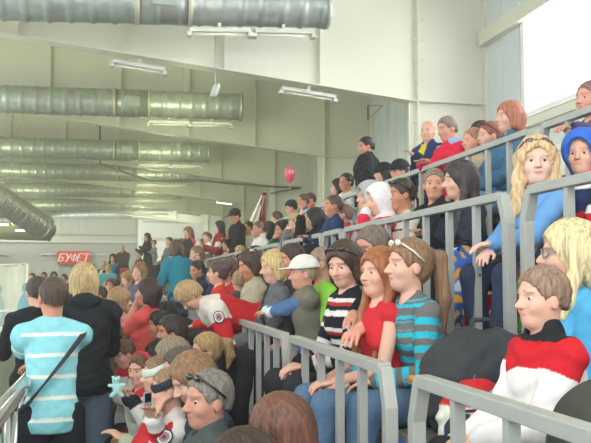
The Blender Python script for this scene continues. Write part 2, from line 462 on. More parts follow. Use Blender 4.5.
        if st in ('long', 'wavy'):
            for yy in (-.05, 0, .05):
                a0 = Hp(-.055, yy, -.01); H.cone(a0, a0 + dn * ln * s + Fw * -.05 * s + fwd * -.01, .045 * hs, .032 * s, k=.035)
            for sg in (1, -1):
                a0 = Hp(-.01, sg * .072, .02); a1 = Hp(-.0, sg * .082, -.09); a2 = a1 + dn * (ln * .55) * s + fwd * .025 + left * sg * .012; a3 = a2 + dn * ln * .35 * s + fwd * .02
                rr = .034 if st == 'wavy' else .024
                if ln > .2 and sg * float(left @ L) + 1 > 0: a2 = neckb + Fw * (.085 * s) + left * sg * .085 * s - t * .10 * s; a3 = a2 + dn * (ln - .14) * s + Fw * .05 * s
                H.cone(a0, a1, rr * hs, rr * hs, k=.02); H.cone(a1, a2, rr * hs, rr * s, k=.02); H.cone(a2, a3, rr * s, .014 * s, k=.02)
        if st in ('bob', 'mid'):
            for sg in (1, -1):
                H.cone(Hp(-.01, sg * .072, .02), Hp(.0, sg * .080, -.075), .03 * hs, (.028 if st == 'bob' else .022) * hs, k=.02)
                H.cone(Hp(-.055, sg * .045, -.01), Hp(-.06, sg * .05, -.10), .045 * hs, .038 * hs, k=.03)
        if st in ('pony', 'tail'):
            a0 = Hp(-.105, 0, .055 if st == 'pony' else .0); a1 = a0 - fwd * .05 * hs - up * .02 * hs; a2 = a1 + dn * ln * .5 * s - fwd * .02; a3 = a2 + dn * ln * .5 * s + fwd * .02
            H.cone(Hp(-.08, 0, .045), a0, .03 * hs, .02 * hs, k=.02)
            H.cone(a0, a1, .021 * hs, .032 * hs, k=.02); H.cone(a1, a2, .033 * hs, .034 * hs, k=.02); H.cone(a2, a3, .033 * hs, .010 * hs, k=.02)
        if st == 'bun': H.ell(Hp(-.115, 0, .06), np.array([.035, .04, .038]) * hs, HM, k=.01)
        # carve the face, ears and nape
        zc = {'crop': -.045, 'bald': -.05, 'short': -.05, 'fluffy': -.045}.get(st, -.055)
        H.ell(Hp(.105, 0, zc), np.array([.088, .082 - (-.0 if st in ('long', 'wavy', 'bob', 'mid') else -.034), .122 if st != 'bald' else .14]) * hs, HM, k=.012, op='s')
        if st in ('short', 'crop', 'fluffy', 'pony', 'bun', 'tail', 'bald'):
            for sg in (1, -1): H.ell(Hp(.012, sg * .085, -.03), np.array([.028, .03, .040]) * hs, HM, k=.008, op='s')
            nz = -.036 if st in ('crop', 'bald', 'short') else -.065
            if st not in ('pony', 'tail'): H.plane(Hp(-.05, 0, nz), -up + fwd * .35, k=.008)
        if mid and st not in ('bald',):
            amp = .0035 if near else .003
            def dis(P):
                q = (P - hc) @ HM.T; th = np.arctan2(q[..., 1], -q[..., 0] + .03)
                wv = .8 * np.sin(th * 36 + 1.6 * np.sin(q[..., 2] * 14)) + .8 * np.sin(th * 15 + 1.5 * np.sin(q[..., 2] * 11 + 1) + 1)
                if st == 'wavy': wv = wv + 2.6 * np.sin(q[..., 2] * 55 + 3 * np.sin(th * 4)) 
                if st in ('short', 'crop', 'fluffy'): wv = wv + 1.2 * np.sin(q[..., 0] * 150 + 2 * np.sin(q[..., 1] * 90)) * np.sin(q[..., 1] * 130 + 3 * np.sin(q[..., 2] * 80))
                return wv * amp * (.3 if st in ('long', 'mid', 'pony') else .5)
            H.disp(dis)
        sdf_obj(H, 'hair', mat('hair', hcol, .55, kind='hair', spec=.4), root)
    # ---- top garment
    vg = max(.0085, pxs * 1.1) if mid else fine * 1.5
    sl_, tcol, tg_ = top[0], top[1], top[2] if len(top) > 2 else .012
    if tcol is not None:
        armp = []
        for q in 'lr': armp += [sh[q], el[q], ha[q]]
        ap = np.array([hip - .18 * s * fat, hip + .18 * s * fat, neckb + .12, neckb - .12] + armp); l2 = ap.min(0) - .09 - tg_; h2 = ap.max(0) + .09 + tg_
        l2[2] = min(l2[2], hz - .2 * s)
        vgp = vg * (.62 if pattern and mid else 1)
        G = Field(*[axis(l2[i], h2[i], vgp) for i in range(3)])
        torso(G, tg_ * s)
        
        if pose != 'sit' : G.cone(hip, hip - np.array([0, 0, .01 * s]), .145 * s * fat + tg_ * .5, .145 * s * fat + tg_, k=.05); G.plane(hip - [0, 0, .075 * s], [0, 0, -1], k=.01)
        for q in 'lr':
            fa = (.5 + .5 * fat)
            if sl_ in ('long', 'jacket', 'hood'):
                G.cone(sh[q], el[q], .047 * s * fa + tg_, .039 * s * fa + tg_ * .9, k=.014)
                G.cone(el[q], el[q] + (ha[q] - el[q]) * .93, .040 * s * fa + tg_ * .9, .030 * s * fa + tg_ * .8, k=.014)
            elif sl_ == 'short':
                G.cone(sh[q], sh[q] + (el[q] - sh[q]) * .6, .047 * s * fa + tg_, .050 * s * fa + tg_ * 1.3, k=.014)
        if sl_ in ('jacket', 'hood'):
            G.cone(neckb - t * .01, neckb + t * .045 * s, .075 * s, .068 * s, k=.02)
        if sl_ == 'hood':
            G.ell(neckb - Fw * .075 * s + t * .02 * s, np.array([.05, .10, .055]) * s, TM, k=.03)
        # neck opening
        if sl_ in ('short', 'long', 'none'): G.cone(neckb + t * .035 * s + Fw * .02, neckb + t * .09 * s + Fw * .045 * s, .06 * s, .08 * s, k=.01, op='s')
        else: G.cone(neckb + t * .05 * s + Fw * .035 * s, neckb + t * .12 * s + Fw * .04 * s, .05 * s, .062 * s, k=.01, op='s')
        if mid:
            am = .0035 + .12 * tg_ if sl_ in ('jacket', 'hood') else .003
            sd = random.random() * 6
            G.disp(lambda P: am * (np.sin(P[..., 0] * 38 + sd + 3 * np.sin(P[..., 2] * 17 + sd)) * np.sin(P[..., 2] * 46 + 2.5 * np.sin(P[..., 1] * 22 + sd))) )
        def pat(V):
            # torso height, or distance along each sleeve
            sb = np.zeros(len(V), int); u = (V - hip) @ t / s; dbest = np.abs(vlen((V - hip) - ((V - hip) @ t)[:, None] * t) - .08 * s) 
            dbest = np.maximum(vlen((V - hip) - ((V - hip) @ t)[:, None] * t) - .16 * s, 0) + .012
            for qi, q in enumerate('lr'):
                for si, (a, b, o) in enumerate(((sh[q], el[q], 0), (el[q], ha[q], .285))):
                    ba = b - a; tt = np.clip((V - a) @ ba / (ba @ ba), 0, 1); dd = vlen(V - (a + tt[:, None] * ba)) - .055 * s
                    if si == 0: dd = dd + .02 * np.clip(1 - tt * 3, 0, 1)
                    m = dd < dbest; u[m] = (tt[m] * np.linalg.norm(ba) / s + o); sb[m] = 1 + qi * 2 + si; dbest = np.minimum(dbest, dd)
            q_ = (V - hip) @ TM.T / s
            return pattern(u, sb, q_)
        top_ob = sdf_obj(G, 'jacket' if sl_ in ('jacket', 'hood') else 'shirt', mat('top_cloth', tcol if not pattern else 'ffffff', .85, kind='attr' if pattern else 'cloth', spec=.15, var=.07), root, pattern=pat if pattern else None)
    # ---- trousers
    if legs:
        tg2 = .010 * s + .004
        lp = np.array([hip - .19 * s * fat, hip + .19 * s * fat] + [x - .1 * s for q in 'lr' for x in (kn[q], an[q], hj[q])] + [x + .1 * s for q in 'lr' for x in (kn[q], an[q], hj[q])])
        vl = vg * 1.15
        G = Field(*[axis(lp.min(0)[i] - .03, lp.max(0)[i] + .03, vl) for i in range(3)])
        G.ell(hip + t * .01 * s, np.array([.118 * fat, .168 * fat, .118]) * s + tg2 * .7, TM, k=.03)
        fa = (.5 + .5 * fat)
        for q in 'lr':
            G.cone(hj[q], kn[q], .088 * s * fa + tg2, .066 * s * fa + tg2, k=.03); G.cone(kn[q], an[q] + np.array([0, 0, .03 * s]), .064 * s + tg2, .05 * s + tg2, k=.02)
        if mid:
            G.disp(lambda P: .003 * np.sin(P[..., 0] * 50 + 2 * np.sin(P[..., 1] * 30)) * np.sin(P[..., 2] * 40 + P[..., 1] * 20))
        sdf_obj(G, 'trousers', mat('trousers', legs, .85, kind='denim', var=.12, spec=.15), root)
    for q, sg in (('l', 1), ('r', -1)):
        a0, a1 = an[q] - [0, 0, .03 * s], to[q]
        G = Field(*[axis(min(a0[i], a1[i]) - .08, max(a0[i], a1[i]) + .08, max(.012, vg * 1.2)) for i in range(3)])
        G.cone(a0 + [-.02 * s, 0, 0], a1 + [.02 * s, 0, 0], .046 * s, .038 * s, k=.01); G.cone(an[q] + [0, 0, .0], an[q] - [0, 0, .03 * s], .044 * s, .046 * s, k=.02)
        G.plane([0, 0, min(a1[2] - .036 * s, a0[2] - .03 * s)], [0, 0, -1], k=.004)
        sdf_obj(G, 'shoe', mat('shoe', '3a3a3c', .6, kind='cloth'), root)
    # ---- extras worn on the head or body
    def band(name, z0, tilt, wdt, col, gr=.018, rr=.75):
        H = Field(*[axis(hc[i] - .16 * hs, hc[i] + .16 * hs, vh) for i in range(3)])
        H.ell(Hp(-.014, 0, .028), np.array([.094, .075, .086]) * hs + gr, HM, k=.01)
        nn = nrm(up + fwd * tilt); c0 = Hp(0, 0, z0)
        H.plane(c0 + nn * wdt / 2, nn, k=.003); H.plane(c0 - nn * wdt / 2, -nn, k=.003)
        return sdf_obj(H, name, mat(name, col, .6, kind='cloth'), root)
    for ex in extra:
        e, c = ex[0], ex[1]
        if e in ('cap', 'beanie', 'capback', 'hoodup'):
            H = Field(*[axis(hc[i] - .22 * hs, hc[i] + .22 * hs, vh) for i in range(3)])
            gr = {'cap': .024, 'capback': .024, 'beanie': .026, 'hoodup': .036}[e]
            H.ell(Hp(-.014, 0, .034), np.array([.094, .078, .086]) * hs + gr, HM, k=.01)
            if e == 'hoodup':
                H.cone(Hp(-.05, 0, -.02), Hp(-.06, 0, -.11), .09 * hs, .08 * hs, k=.04)
                H.ell(Hp(.10, 0, -.03), np.array([.085, .078, .115]) * hs, HM, k=.012, op='s')
            else:
                H.plane(Hp(0, 0, .038 if e != 'beanie' else .03), -up + fwd * (-.0 if e != 'beanie' else -.25), k=.004)
                sg = 1 if e == 'cap' else -1
                if e != 'beanie': H.ell(Hp(sg * .125, 0, .046), np.array([.06, .062, .009]) * hs, HM, k=.008)
            sdf_obj(H, {'cap': 'cap', 'capback': 'cap', 'beanie': 'knitted_hat', 'hoodup': 'hood'}[e], mat('headwear', c, .85, kind='cloth'), root)
        elif e == 'headband': band('headband', ex[2] if len(ex) > 2 else .045, .35, .045 * hs, c, .016)
        elif e == 'sunglasses':   # pushed up on the hair
            mb = MB()
            for sg in (1, -1):
                M = Matrix([list(v) for v in np.stack([fwd, left, up], 1)])
                mb.sphere(Hp(.066, sg * .034, .098), tuple(np.array([.009, .025, .015]) * hs), 14, 8, M)
                mb.tube([Hp(.06, sg * .062, .095), Hp(.02, sg * .092, .06), Hp(-.03, sg * .096, .015)], .005 * hs, 6)
            mb.tube([Hp(.078, .012, .1), Hp(.078, -.012, .1)], .004 * hs, 6)
            mb.build('sunglasses', mat('sunglasses', c, .15, spec=.7, kind='flat'), root, True)
        elif e == 'glasses':
            mb = MB(); 
            for sg in (1, -1):
                ring = [Hp(.094 - .012 * abs(math.cos(a)) * (1 if math.cos(a) * sg > 0 else 0), sg * .033 + .024 * math.cos(a), .002 + .017 * math.sin(a)) for a in np.linspace(0, 2 * math.pi, 15)]
                mb.tube(ring, .0032 * hs, 5, cap=False); mb.tube([Hp(.085, sg * .058, .008), Hp(.0, sg * .084, .0)], .003 * hs, 5)
            mb.tube([Hp(.098, .01, .004), Hp(.098, -.01, .004)], .003 * hs, 5)
            mb.build('glasses', mat('glasses', c, .3, kind='flat'), root, True)
        elif e == 'headphones' or e == 'hairclip':
            mb = MB()
            if e == 'headphones':
                mb.tube([Hp(-.01, .1 * math.cos(a), .03 + .1 * math.sin(a)) for a in np.linspace(.0, math.pi, 13)], .012 * hs, 8)
                eb = mb.build('earmuff_band', mat('band_cloth', c, .6, kind='cloth'), root, True)
                for sg in (1, -1):
                    mb = MB(); M = Matrix([list(v) for v in np.stack([fwd, left, up], 1)])
                    mb.sphere(Hp(-.005, sg * .092, -.01), tuple(np.array([.034, .02, .04]) * hs), 14, 9, M); mb.build('ear_cushion', mat('band_cushion', ex[2], .6, kind='cloth'), eb, True)
            else:
                mb.sphere(Hp(*ex[2]), tuple(np.array([.022, .03, .012]) * hs)); mb.build('hair_clip', mat('hair_clip', c, .3, kind='flat'), root, True)
        elif e == 'vest':
            G = Field(*[axis(hip[i] - .3 * s if i < 2 else hz - .14 * s, (neckb[i] + .3 * s) if i < 2 else neckb[2] + .1, vg) for i in range(3)])
            torso(G, tg_ + .012); G.plane(hip - t * .1 * s, -t)
            for q, sg in (('l', 1), ('r', -1)): G.ell(sh[q] + L * sg * .03 * s, np.array([.055, .035, .065]) * s, TM, k=.02, op='s')
            G.cone(neckb + t * .03 * s + Fw * .02, neckb + t * .12 * s + Fw * .03, .06 * s, .08 * s, k=.01, op='s')
            sdf_obj(G, 'vest', mat('vest', c, .85, kind='cloth'), root)
        elif e == 'emblem':   # round crest on the upper sleeve or back: (x, y, z) in torso units
            ctr = ex[2]; q = ctr; a = sh[q] + (el[q] - sh[q]) * .28; ax_ = nrm(el[q] - sh[q]); out = L * (1 if q == 'l' else -1) * .4 - np.array([0, 0, 0]) 
            cl_ = rotz(-ya) @ nrm(-root_loc)       # the outer side of the sleeve
            out = nrm(cl_ - ax_ * (cl_ @ ax_)); sidev = nrm(np.cross(ax_, out)); o0 = a + out * (.058 * s + tg_)
            for rad, cc, dz in ((.05, '20242c', .000), (.042, 'd8d8d8', .003), (.03, '8a8f96', .006), (.014, 'b02030', .009)):
                mb = MB(); pts = [o0 + out * dz + (ax_ * math.cos(b_) + sidev * math.sin(b_) * .85) * rad * s for b_ in np.linspace(0, 2 * math.pi, 17)[:-1]]
                pts2 = [p + out * .004 for p in pts]; n = 16; mb.v = [tuple(p) for p in pts + pts2]
                mb.f = [list(range(n, 2 * n)), list(range(n))[::-1]] + [[i, (i + 1) % n, n + (i + 1) % n, n + i] for i in range(n)]
                mb.build('crest', mat('crest', cc, .6, kind='flat'), top_ob)
        elif e == 'strapbag':
            mb = MB()
            pts = []
            for a in np.linspace(0, 2 * math.pi, 25):
                v = np.array([math.cos(a) * .155 * s, 0, 0]); c_ = hip + t * .24 * s
                pts.append(c_ + Fw * math.cos(a) * (.15 * s) + (L * -.62 + t * .78) * math.sin(a) * .30 * s * (1 if math.sin(a) > 0 else .95))
            mb.tube(pts, 0, rect=(.03, .012), cap=False); mb.build('bag_strap', mat('bag_strap', c, .6, kind='cloth'), root)
    d = dict(root=root, hc=hc, hip=hip, neckb=neckb, ha=ha, el=el, s=s, loc=root_loc, ya=ya, kn=kn,
             w=lambda p: root_loc + rotz(ya) @ np.asarray(p, float), fd=fd_)
    PEOPLE.append((label, d)); print('AT %.2f %.2f %.2f s=%.2f D=%.1f %s' % (*root_loc, s, Yd, label)); return d
# ================================================================ structure
PAINT = mat('white_paint', 'dcdccc', .55, var=.03, scale=.4)
CREAM = mat('cream_wall', 'f2ece2', .7, var=.04, scale=.5)
CLAD = mat('blue_grey_cladding', 'd2dada', .5, var=.04, scale=.5)
ROOFM = mat('roof_panel', 'c9cbb4', .6, var=.04, scale=.4)
FARW = mat('far_panel', 'c3c7b8', .6, var=.05, scale=.3)
FARG = mat('far_grey_wall', 'a9aea4', .7, var=.05, scale=.3)
CONC = mat('concrete', 'a5a39b', .85, var=.15, scale=2, bump=.15)
GALV = mat('galvanised_steel', 'a0a8a3', .38, metal=.45, var=.16, scale=2.5)
RAILP = mat('rail_grey_paint', 'a9ada9', .45, var=.05, scale=5)
STEEL = mat('stainless_steel', 'c4c8c8', .2, metal=.9, var=.05)
WALLX = 5.9; YE = 47.0
EAVE = 4.9; SL = .11
def zr(X): return EAVE + SL * (WALLX - X)

# floor: walkway and stepped stand, ice
struct(MB().box((-.72, -4, -1.95), (.9, YE, -1.70)).build('floor', CONC))
st = MB()
edges = [(.90, -1.08), (1.70, -.50), (2.53, .05), (3.38, .62)]
for i, (x, z) in enumerate(edges):
    x1 = edges[i + 1][0] if i < 3 else WALLX
    st.box((x, -4, -1.95), (x1 + (.0 if i < 3 else 0), 41, z))
    st.box((x, -4, z - .05), (x + .04, 41, z + .004))
o = struct(st.build('floor_stand', CONC))
struct(MB().box((-22, 18.2, -1.95), (-.72, YE, -1.70)).build('floor_far', CONC))
struct(MB().box((-22, -4, -2.0), (-.72, 18.2, -1.88)).build('floor_ice', mat('ice', 'dfe6e4', .2, var=.04, scale=.2)))
# right wall with the window opening
wy0, wy1, wz0, wz1 = 3.6, 10.9, 2.42, 3.86
wl = MB()
wl.box((WALLX, -4, 1.75), (WALLX + .2, wy0, zr(WALLX) + .1)).box((WALLX, wy1, 1.75), (WALLX + .2, YE, zr(WALLX) + .1))
wl.box((WALLX, wy0, 1.75), (WALLX + .2, wy1, wz0)).box((WALLX, wy0, wz1), (WALLX + .2, wy1, zr(WALLX) + .1))
y = -3.8
while y < YE:
    if not (wy0 - .1 < y < wy1 + .05): wl.box((WALLX - .012, y, 1.8), (WALLX, y + .03, zr(WALLX)))
    y += .55
struct(wl.build('wall_right', CLAD))
struct(MB().box((WALLX - .10, -4, -1.95), (WALLX + .2, YE, 1.75)).box((WALLX - .16, -4, 1.72), (WALLX + .0, YE, 1.80)).build('wall_right_parapet', CREAM))
fr = MB()
for a, b in (((wy0, wz0 - .06), (wy1, wz0 + .02)), ((wy0, wz1 - .02), (wy1, wz1 + .06)), ((wy1 - .06, wz0), (wy1 + .05, wz1)), ((wy0 - .05, wz0), (wy0 + .06, wz1))):
    fr.box((WALLX - .05, a[0], a[1]), (WALLX + .1, b[0], b[1]))
for yy in (9.1, 7.3, 5.5): fr.box((WALLX - .03, yy - .03, wz0), (WALLX + .06, yy + .03, wz1))
o = struct(fr.build('window_1', mat('window_frame', 'eceeec', .4)))
gl = mat('window_glass', 'ffffff', .02); 
b = gl.node_tree.nodes['Principled BSDF']; b.inputs['Transmission Weight'].default_value = 1; b.inputs['IOR'].default_value = 1.02
for l_ in list(b.inputs['Base Color'].links): gl.node_tree.links.remove(l_)
b.inputs['Base Color'].default_value = (1, 1, 1, 1)
p = MB().box((WALLX + .02, wy0 + .02, wz0 + .01), (WALLX + .03, wy1 - .02, wz1 - .01)).build('window_pane', gl, o)
struct(MB().box((WALLX - .14, -4, 3.80), (WALLX, 12.17, 4.03)).build('trim_1', PAINT))
struct(MB().box((WALLX - .12, -4, 2.2), (WALLX - .0, 12.05, 2.32)).build('trim_2', PAINT))
# roof
rf = MB(); xl = -22
rf.v = [(WALLX + .2, -4, zr(WALLX)), (xl, -4, zr(xl)), (xl, YE, zr(xl)), (WALLX + .2, YE, zr(WALLX)), (WALLX + .2, -4, zr(WALLX) + .2), (xl, -4, zr(xl) + .2), (xl, YE, zr(xl) + .2), (WALLX + .2, YE, zr(WALLX) + .2)]
rf.f = [(0, 1, 2, 3), (7, 6, 5, 4), (0, 4, 5, 1), (1, 5, 6, 2), (2, 6, 7, 3), (3, 7, 4, 0)]
struct(rf.build('ceiling', ROOFM))
pl = MB()
for yy in np.arange(13.7, YE, 1.5):
    pl.v += []; 
    pl.tube([(xl, yy, zr(xl) - .08), (WALLX, yy, zr(WALLX) - .08)], 0, rect=(.06, .16))
struct(pl.build('trim_3', ROOFM))
# far wall
struct(MB().box((-24, YE, -2), (1.3, YE + .2, 2.15)).build('wall_far', FARG))
up = MB().box((-24, YE - .1, 2.15), (1.3, YE + .2, 7.6))
for xx in np.arange(-23.6, 1.3, .45): up.box((xx, YE - .15, 2.2), (xx + .07, YE - .1, 7.5))
up.box((-24, YE - .25, 2.05), (1.3, YE, 2.2))
struct(up.build('wall_far_upper', FARW))
struct(MB().box((1.3, YE - 1.6, -2), (1.5, YE + .2, 5)).box((1.5, YE - 1.6, -2), (WALLX, YE - 1.4, 5)).build('wall_far_right', mat('white_far', 'e2e3dc', .6, var=.03)))
struct(MB().box((1.5, YE - 1.75, 2.15), (WALLX, YE - 1.6, 2.3)).box((1.5, YE - 1.7, 3.1), (WALLX, YE - 1.6, 3.2)).build('trim_4', mat('far_box', 'bdc0b5', .6)))
# portal frames: column and haunched rafter, each one body
FR = [12.3, 18.3, 24.3, 30.3, 36.3, 42.3]
for i, Y in enumerate(FR):
    m = MB(); kx, kz = 4.72, 2.86; xl_ = -12.0
    def zb(X): return kz + SL * (kx - X)
    pts = [(kx, -.5), (WALLX, -.5), (WALLX, zr(WALLX) - .01), (xl_, zr(xl_) - .01), (xl_, zb(xl_)), (kx, kz)]
    m.prism(pts, 1, Y - .006, Y + .006)
    m.tube([(kx, Y, -.5), (kx, Y, kz)], 0, rect=(.02, .26), up=(1, 0, 0))
    m.v = [(x, y, z) for x, y, z in m.v]
    # bottom flange, inner column flange
    for x0, z0, x1, z1 in ((kx, kz, xl_, zb(xl_)),):
        b = len(m.v); m.v += [(x0, Y - .13, z0), (x0, Y + .13, z0), (x0, Y + .13, z0 - .025), (x0, Y - .13, z0 - .025), (x1, Y - .13, z1), (x1, Y + .13, z1), (x1, Y + .13, z1 - .025), (x1, Y - .13, z1 - .025)]
        m.f += [[b + q for q in t] for t in ((0, 1, 2, 3), (7, 6, 5, 4), (0, 4, 5, 1), (1, 5, 6, 2), (2, 6, 7, 3), (3, 7, 4, 0))]
    m.box((kx - .012, Y - .13, -.5), (kx + .012, Y + .13, zr(kx) - .02))
    m.box((WALLX - .03, Y - .13, -.5), (WALLX - .001, Y + .13, zr(WALLX)))
    m.box((kx, Y - .12, kz - .012), (WALLX, Y + .12, kz + .012))
    for X in (3.1, 1.6, .1, -1.4, -2.9, -4.4, -5.9): m.box((X, Y - .10, zb(X)), (X + .012, Y + .10, zr(X) - .02))
    for z in np.arange(0.2, 4.8, .33): m.box((kx + .05, Y - .15, z), (kx + .085, Y - .13, z + .035)); m.box((kx - .085, Y - .15, z), (kx - .05, Y - .13, z + .035))
    struct(m.build('column_and_rafter', PAINT))
# rink side at the left: boards with a metal handrail
HX = -.475
t = tag(empty('handrail', (HX, 0, -1.70)), 'shiny steel handrail on round posts between walkway and rink', 'railing')
MB().tube([(0, -4.5, 1.12), (0, 18, 1.12)], .045, 14).build('handrail_tube', STEEL, t, True)
for yy in np.arange(-4.4, 18, .62): MB().tube([(0, yy, 0), (0, yy, 1.07)], .03, 10).sphere((0, yy, 1.08), .036).build('post', STEEL, t, True)
glm = mat('panel_glass', 'd8efe6', .05, spec=.5); b = glm.node_tree.nodes['Principled BSDF']; b.inputs['Transmission Weight'].default_value = .85; b.inputs['IOR'].default_value = 1.1
MB().box((-.10, -4.5, .08), (-.09, 18, .98)).build('glass_panel', glm, t)
struct(MB().box((-1.65, -4, -1.88), (-1.57, 17.8, -.80)).box((-1.68, -4, -.80), (-1.54, 17.8, -.74)).build('wall_rink_boards', mat('rink_board', 'e9ece6', .35)))

# ---------------------------------------------------------------- ducts
def duct(P0, P1, r, label, elbow=False):
    P0 = Vector(P0); P1 = Vector(P1); d = (P1 - P0); n = int(d.length / .04); dn = d.normalized()
    o = empty('ventilation_duct', P1); tag(o, label, 'duct')
    pts = []; rs = []
    for i in range(n + 1):
        pts.append(P0 + d * i / n - P1); rs.append(r + (.02 if i % 7 == 0 else 0))
    m = MB().tube(pts, rs, 28, cap=False)
    # slanted spiral seams
    m.v = [tuple(Vector(v) + dn * (.10 * math.sin(math.atan2(v[2] - 0, 1)) * 0)) for v in m.v]
    dt = m.build('duct_tube', GALV, o, True)
    MB().tube([P1 - dn * .02 - P1, P1 + dn * .005 - P1], r * .95, 28).build('duct_nozzle', mat('duct_dark', '9aa19c', .5, metal=.3), dt, True)
    e = MB().tube([P1 - dn * .03 - P1, P1 + dn * .03 - P1], r + .02, 28); e.build('end_ring', GALV, dt, True)
    MB().tube([-dn * 2.6, -dn * 1.9], r + .008, 28).build('smooth_sleeve', mat('sleeve_steel', '8f968f', .35, metal=.5, var=.1), dt, True)
    for dist in (2.3, 1.6):
        q = -dn * (dist + .3); MB().tube([q - dn * .03, q + dn * .03], r + .022, 28).build('clamp_ring', mat('clamp', 'b9b7a2', .5, metal=.5), o, True)
    q = -dn * 2.25; h = MB().box(tuple(q + Vector((-.16, -r - .03, -.12))), tuple(q + Vector((.16, -r + .08, .10)))).build('damper_box', GALV, o, bevel=.02)
    for dist in (1.2, 5.0, 9.0):
        q = -dn * dist; X = P1.x + q.x
        MB().tube([q + Vector((0, 0, r)), q + Vector((0, 0, zr(X) - P1.z - .01))], .012, 6).build('hanger_rod', RAILP, o)
    return o
DU = [(10.9, (325, 8), (0, -1)), (17.0, (240, 107), (0, 99)), (23.0, (208, 153), (0, 147)), (29.0, (192, 175), (0, 170)), (35.0, (181, 192), (0, 189)), (41.0, (172, 206), (0, 204)), (44.2, (168, 214), (0, 213))]
ordn = ['nearest large silver duct crossing the top edge under white rafter', 'second silver spiral duct crossing below the first white rafter', 'third silver spiral duct, ending left of the camera-height rafters',
        'fourth silver spiral duct in the row receding under the roof', 'fifth thin looking duct in the row under the roof', 'sixth thin looking duct just above the far panel wall', 'last and farthest duct close to the far panel wall']
LAMPW = mat('lamp_body', 'c2c6bc', .45); TUBEW = mat('lamp_tube', 'dcdccc', .4, emit=.05, kind='flat')
def fixture(p, L_, label, ang=0, dirx=True, lit=False, tilt=0, group=None):
    o = empty('ceiling_lamp', p, ang); tag(o, label, 'lamp', group)
    lh_ = MB().box((-L_ / 2, -.075, 0), (L_ / 2, .075, .06)).build('lamp_housing', LAMPW, o, bevel=.008)
    MB().tube([(-L_ / 2 + .05, 0, -.012), (L_ / 2 - .05, 0, -.012)], .02, 10).build('lamp_tube', TUBEW if not lit else mat('lamp_lit', 'fffbe8', .4, emit=6, kind='flat'), o, True)
    for s_ in (-1, 1): MB().box((s_ * (L_ / 2) - .03, -.07, -.05), (s_ * (L_ / 2) + .03, .07, .0)).build('end_cap', LAMPW, lh_)
    o.rotation_euler = (0, tilt, ang)
    MB().box((-.02, -.01, .06), (.02, .01, .14)).build('bracket', LAMPW, o)
    return o
nm = ['nearest', 'second', 'third', 'fourth', 'fifth', 'sixth', 'last']
for i, (Y, pr, pl_) in enumerate(DU):
    P1 = atY(*pr, Y); P0 = atY(*pl_, Y); d = P1 - P0; P0 = P0 - d * .9
    o = duct(P0, P1, .275, ordn[i])
    if i < 6:
        for j, (a, ln) in enumerate(((.62, .82), (1.50, .82))):
            q = P1 - d.normalized() * a; fixture((q.x, q.y - .16, q.z - .44), ln, 'white tube lamp under the %s duct, %s' % (nm[i], ('next to its open end', 'one lamp further from its open end')[j]), tilt=-d.z / d.x)
sl = math.atan(SL)
for x0, x1, yy, Y, lab, lit in ((112, 165, 68, 12.05, 'white tube lamp under the first rafter, near the left edge of the roof', False), (281, 335, 95, 12.05, 'white tube lamp under the first rafter beside the hanging camera', False),
                           (209, 236, 184, 24.0, 'small white tube lamp under the third rafter', False), (216, 232, 203, 30.0, 'glowing tube lamp under the fourth rafter near its column', True), (178, 200, 214, 36.1, 'faint tube lamp under the fifth rafter over the far seats', False)):
    a, b_ = atY(x0, yy - 4, Y), atY(x1, yy + 4, Y); c_ = (a + b_) / 2
    fixture(tuple(c_), (b_ - a).length, lab, tilt=sl, lit=lit)
for x0, x1, yy, lab in ((0, 8, 255, 'pale lamp strip on the far grey wall at the frame edge'), (41, 56, 255, 'pale lamp strip on the far grey wall left of the red sign'), (93, 107, 255, 'pale lamp strip on the far grey wall right of the red sign')):
    a, b_ = atY(x0, yy, YE - .12), atY(x1, yy, YE - .12); c_ = (a + b_) / 2
    fixture(tuple(c_), (b_ - a).length, lab)
# the big duct running down the hall at the left, with bright lamps behind it
P1 = ray(44, 228) * 23.0; P0 = ray(-75, 150) * 20.5
o = empty('ventilation_duct', P1); tag(o, 'wide crinkled silver duct slanting down at the upper left edge', 'duct')
n = 150; pts = []; rs = []
for i in range(n + 1):
    pts.append((P0 - P1) * (1 - i / n)); rs.append(.34 + .014 * math.sin(i * 1.9) + .01 * (i % 6 == 0))
MB().tube(pts, rs, 30, cap=False).build('duct_tube', mat('foil_duct', 'aeb3af', .3, metal=.6, var=.15, scale=3, bump=.3), o, True)
MB().sphere((0, 0, 0), .345, 24, 12).build('end_dome', mat('foil_duct', 'aeb3af', .3, metal=.6, var=.15, scale=3, bump=.3), o, True)
for k in (.3, .7): q = (P0 - P1) * k; MB().tube([q + Vector((0, 0, .3)), (q.x, q.y, zr(P1.x + q.x) - P1.z - .02)], .012, 6).build('hanger_rod', RAILP, o)
a = ray(-30, 230) * 26; b_ = ray(50, 232) * 26; o = empty('ventilation_duct', tuple(b_)); tag(o, 'short yellowish cross duct ending behind the wide silver duct', 'duct')
MB().tube([tuple(Vector(a) - Vector(b_)), (0, 0, 0)], .28, 24).build('duct_tube', mat('duct_yellow', 'b9bc98', .5, metal=.4), o, True)
MB().tube([(-.05, 0, 0), (.01, 0, 0)], .30, 24).build('end_ring', GALV, o, True)
for (x, y, lab) in ((3, 224, 'bright white lamp behind the wide silver duct at the frame edge'), (21, 230, 'bright white lamp under the wide silver duct, nearer its end')):
    c_ = ray(x, y) * 24.5; fixture(tuple(c_), .42, lab, lit=True)

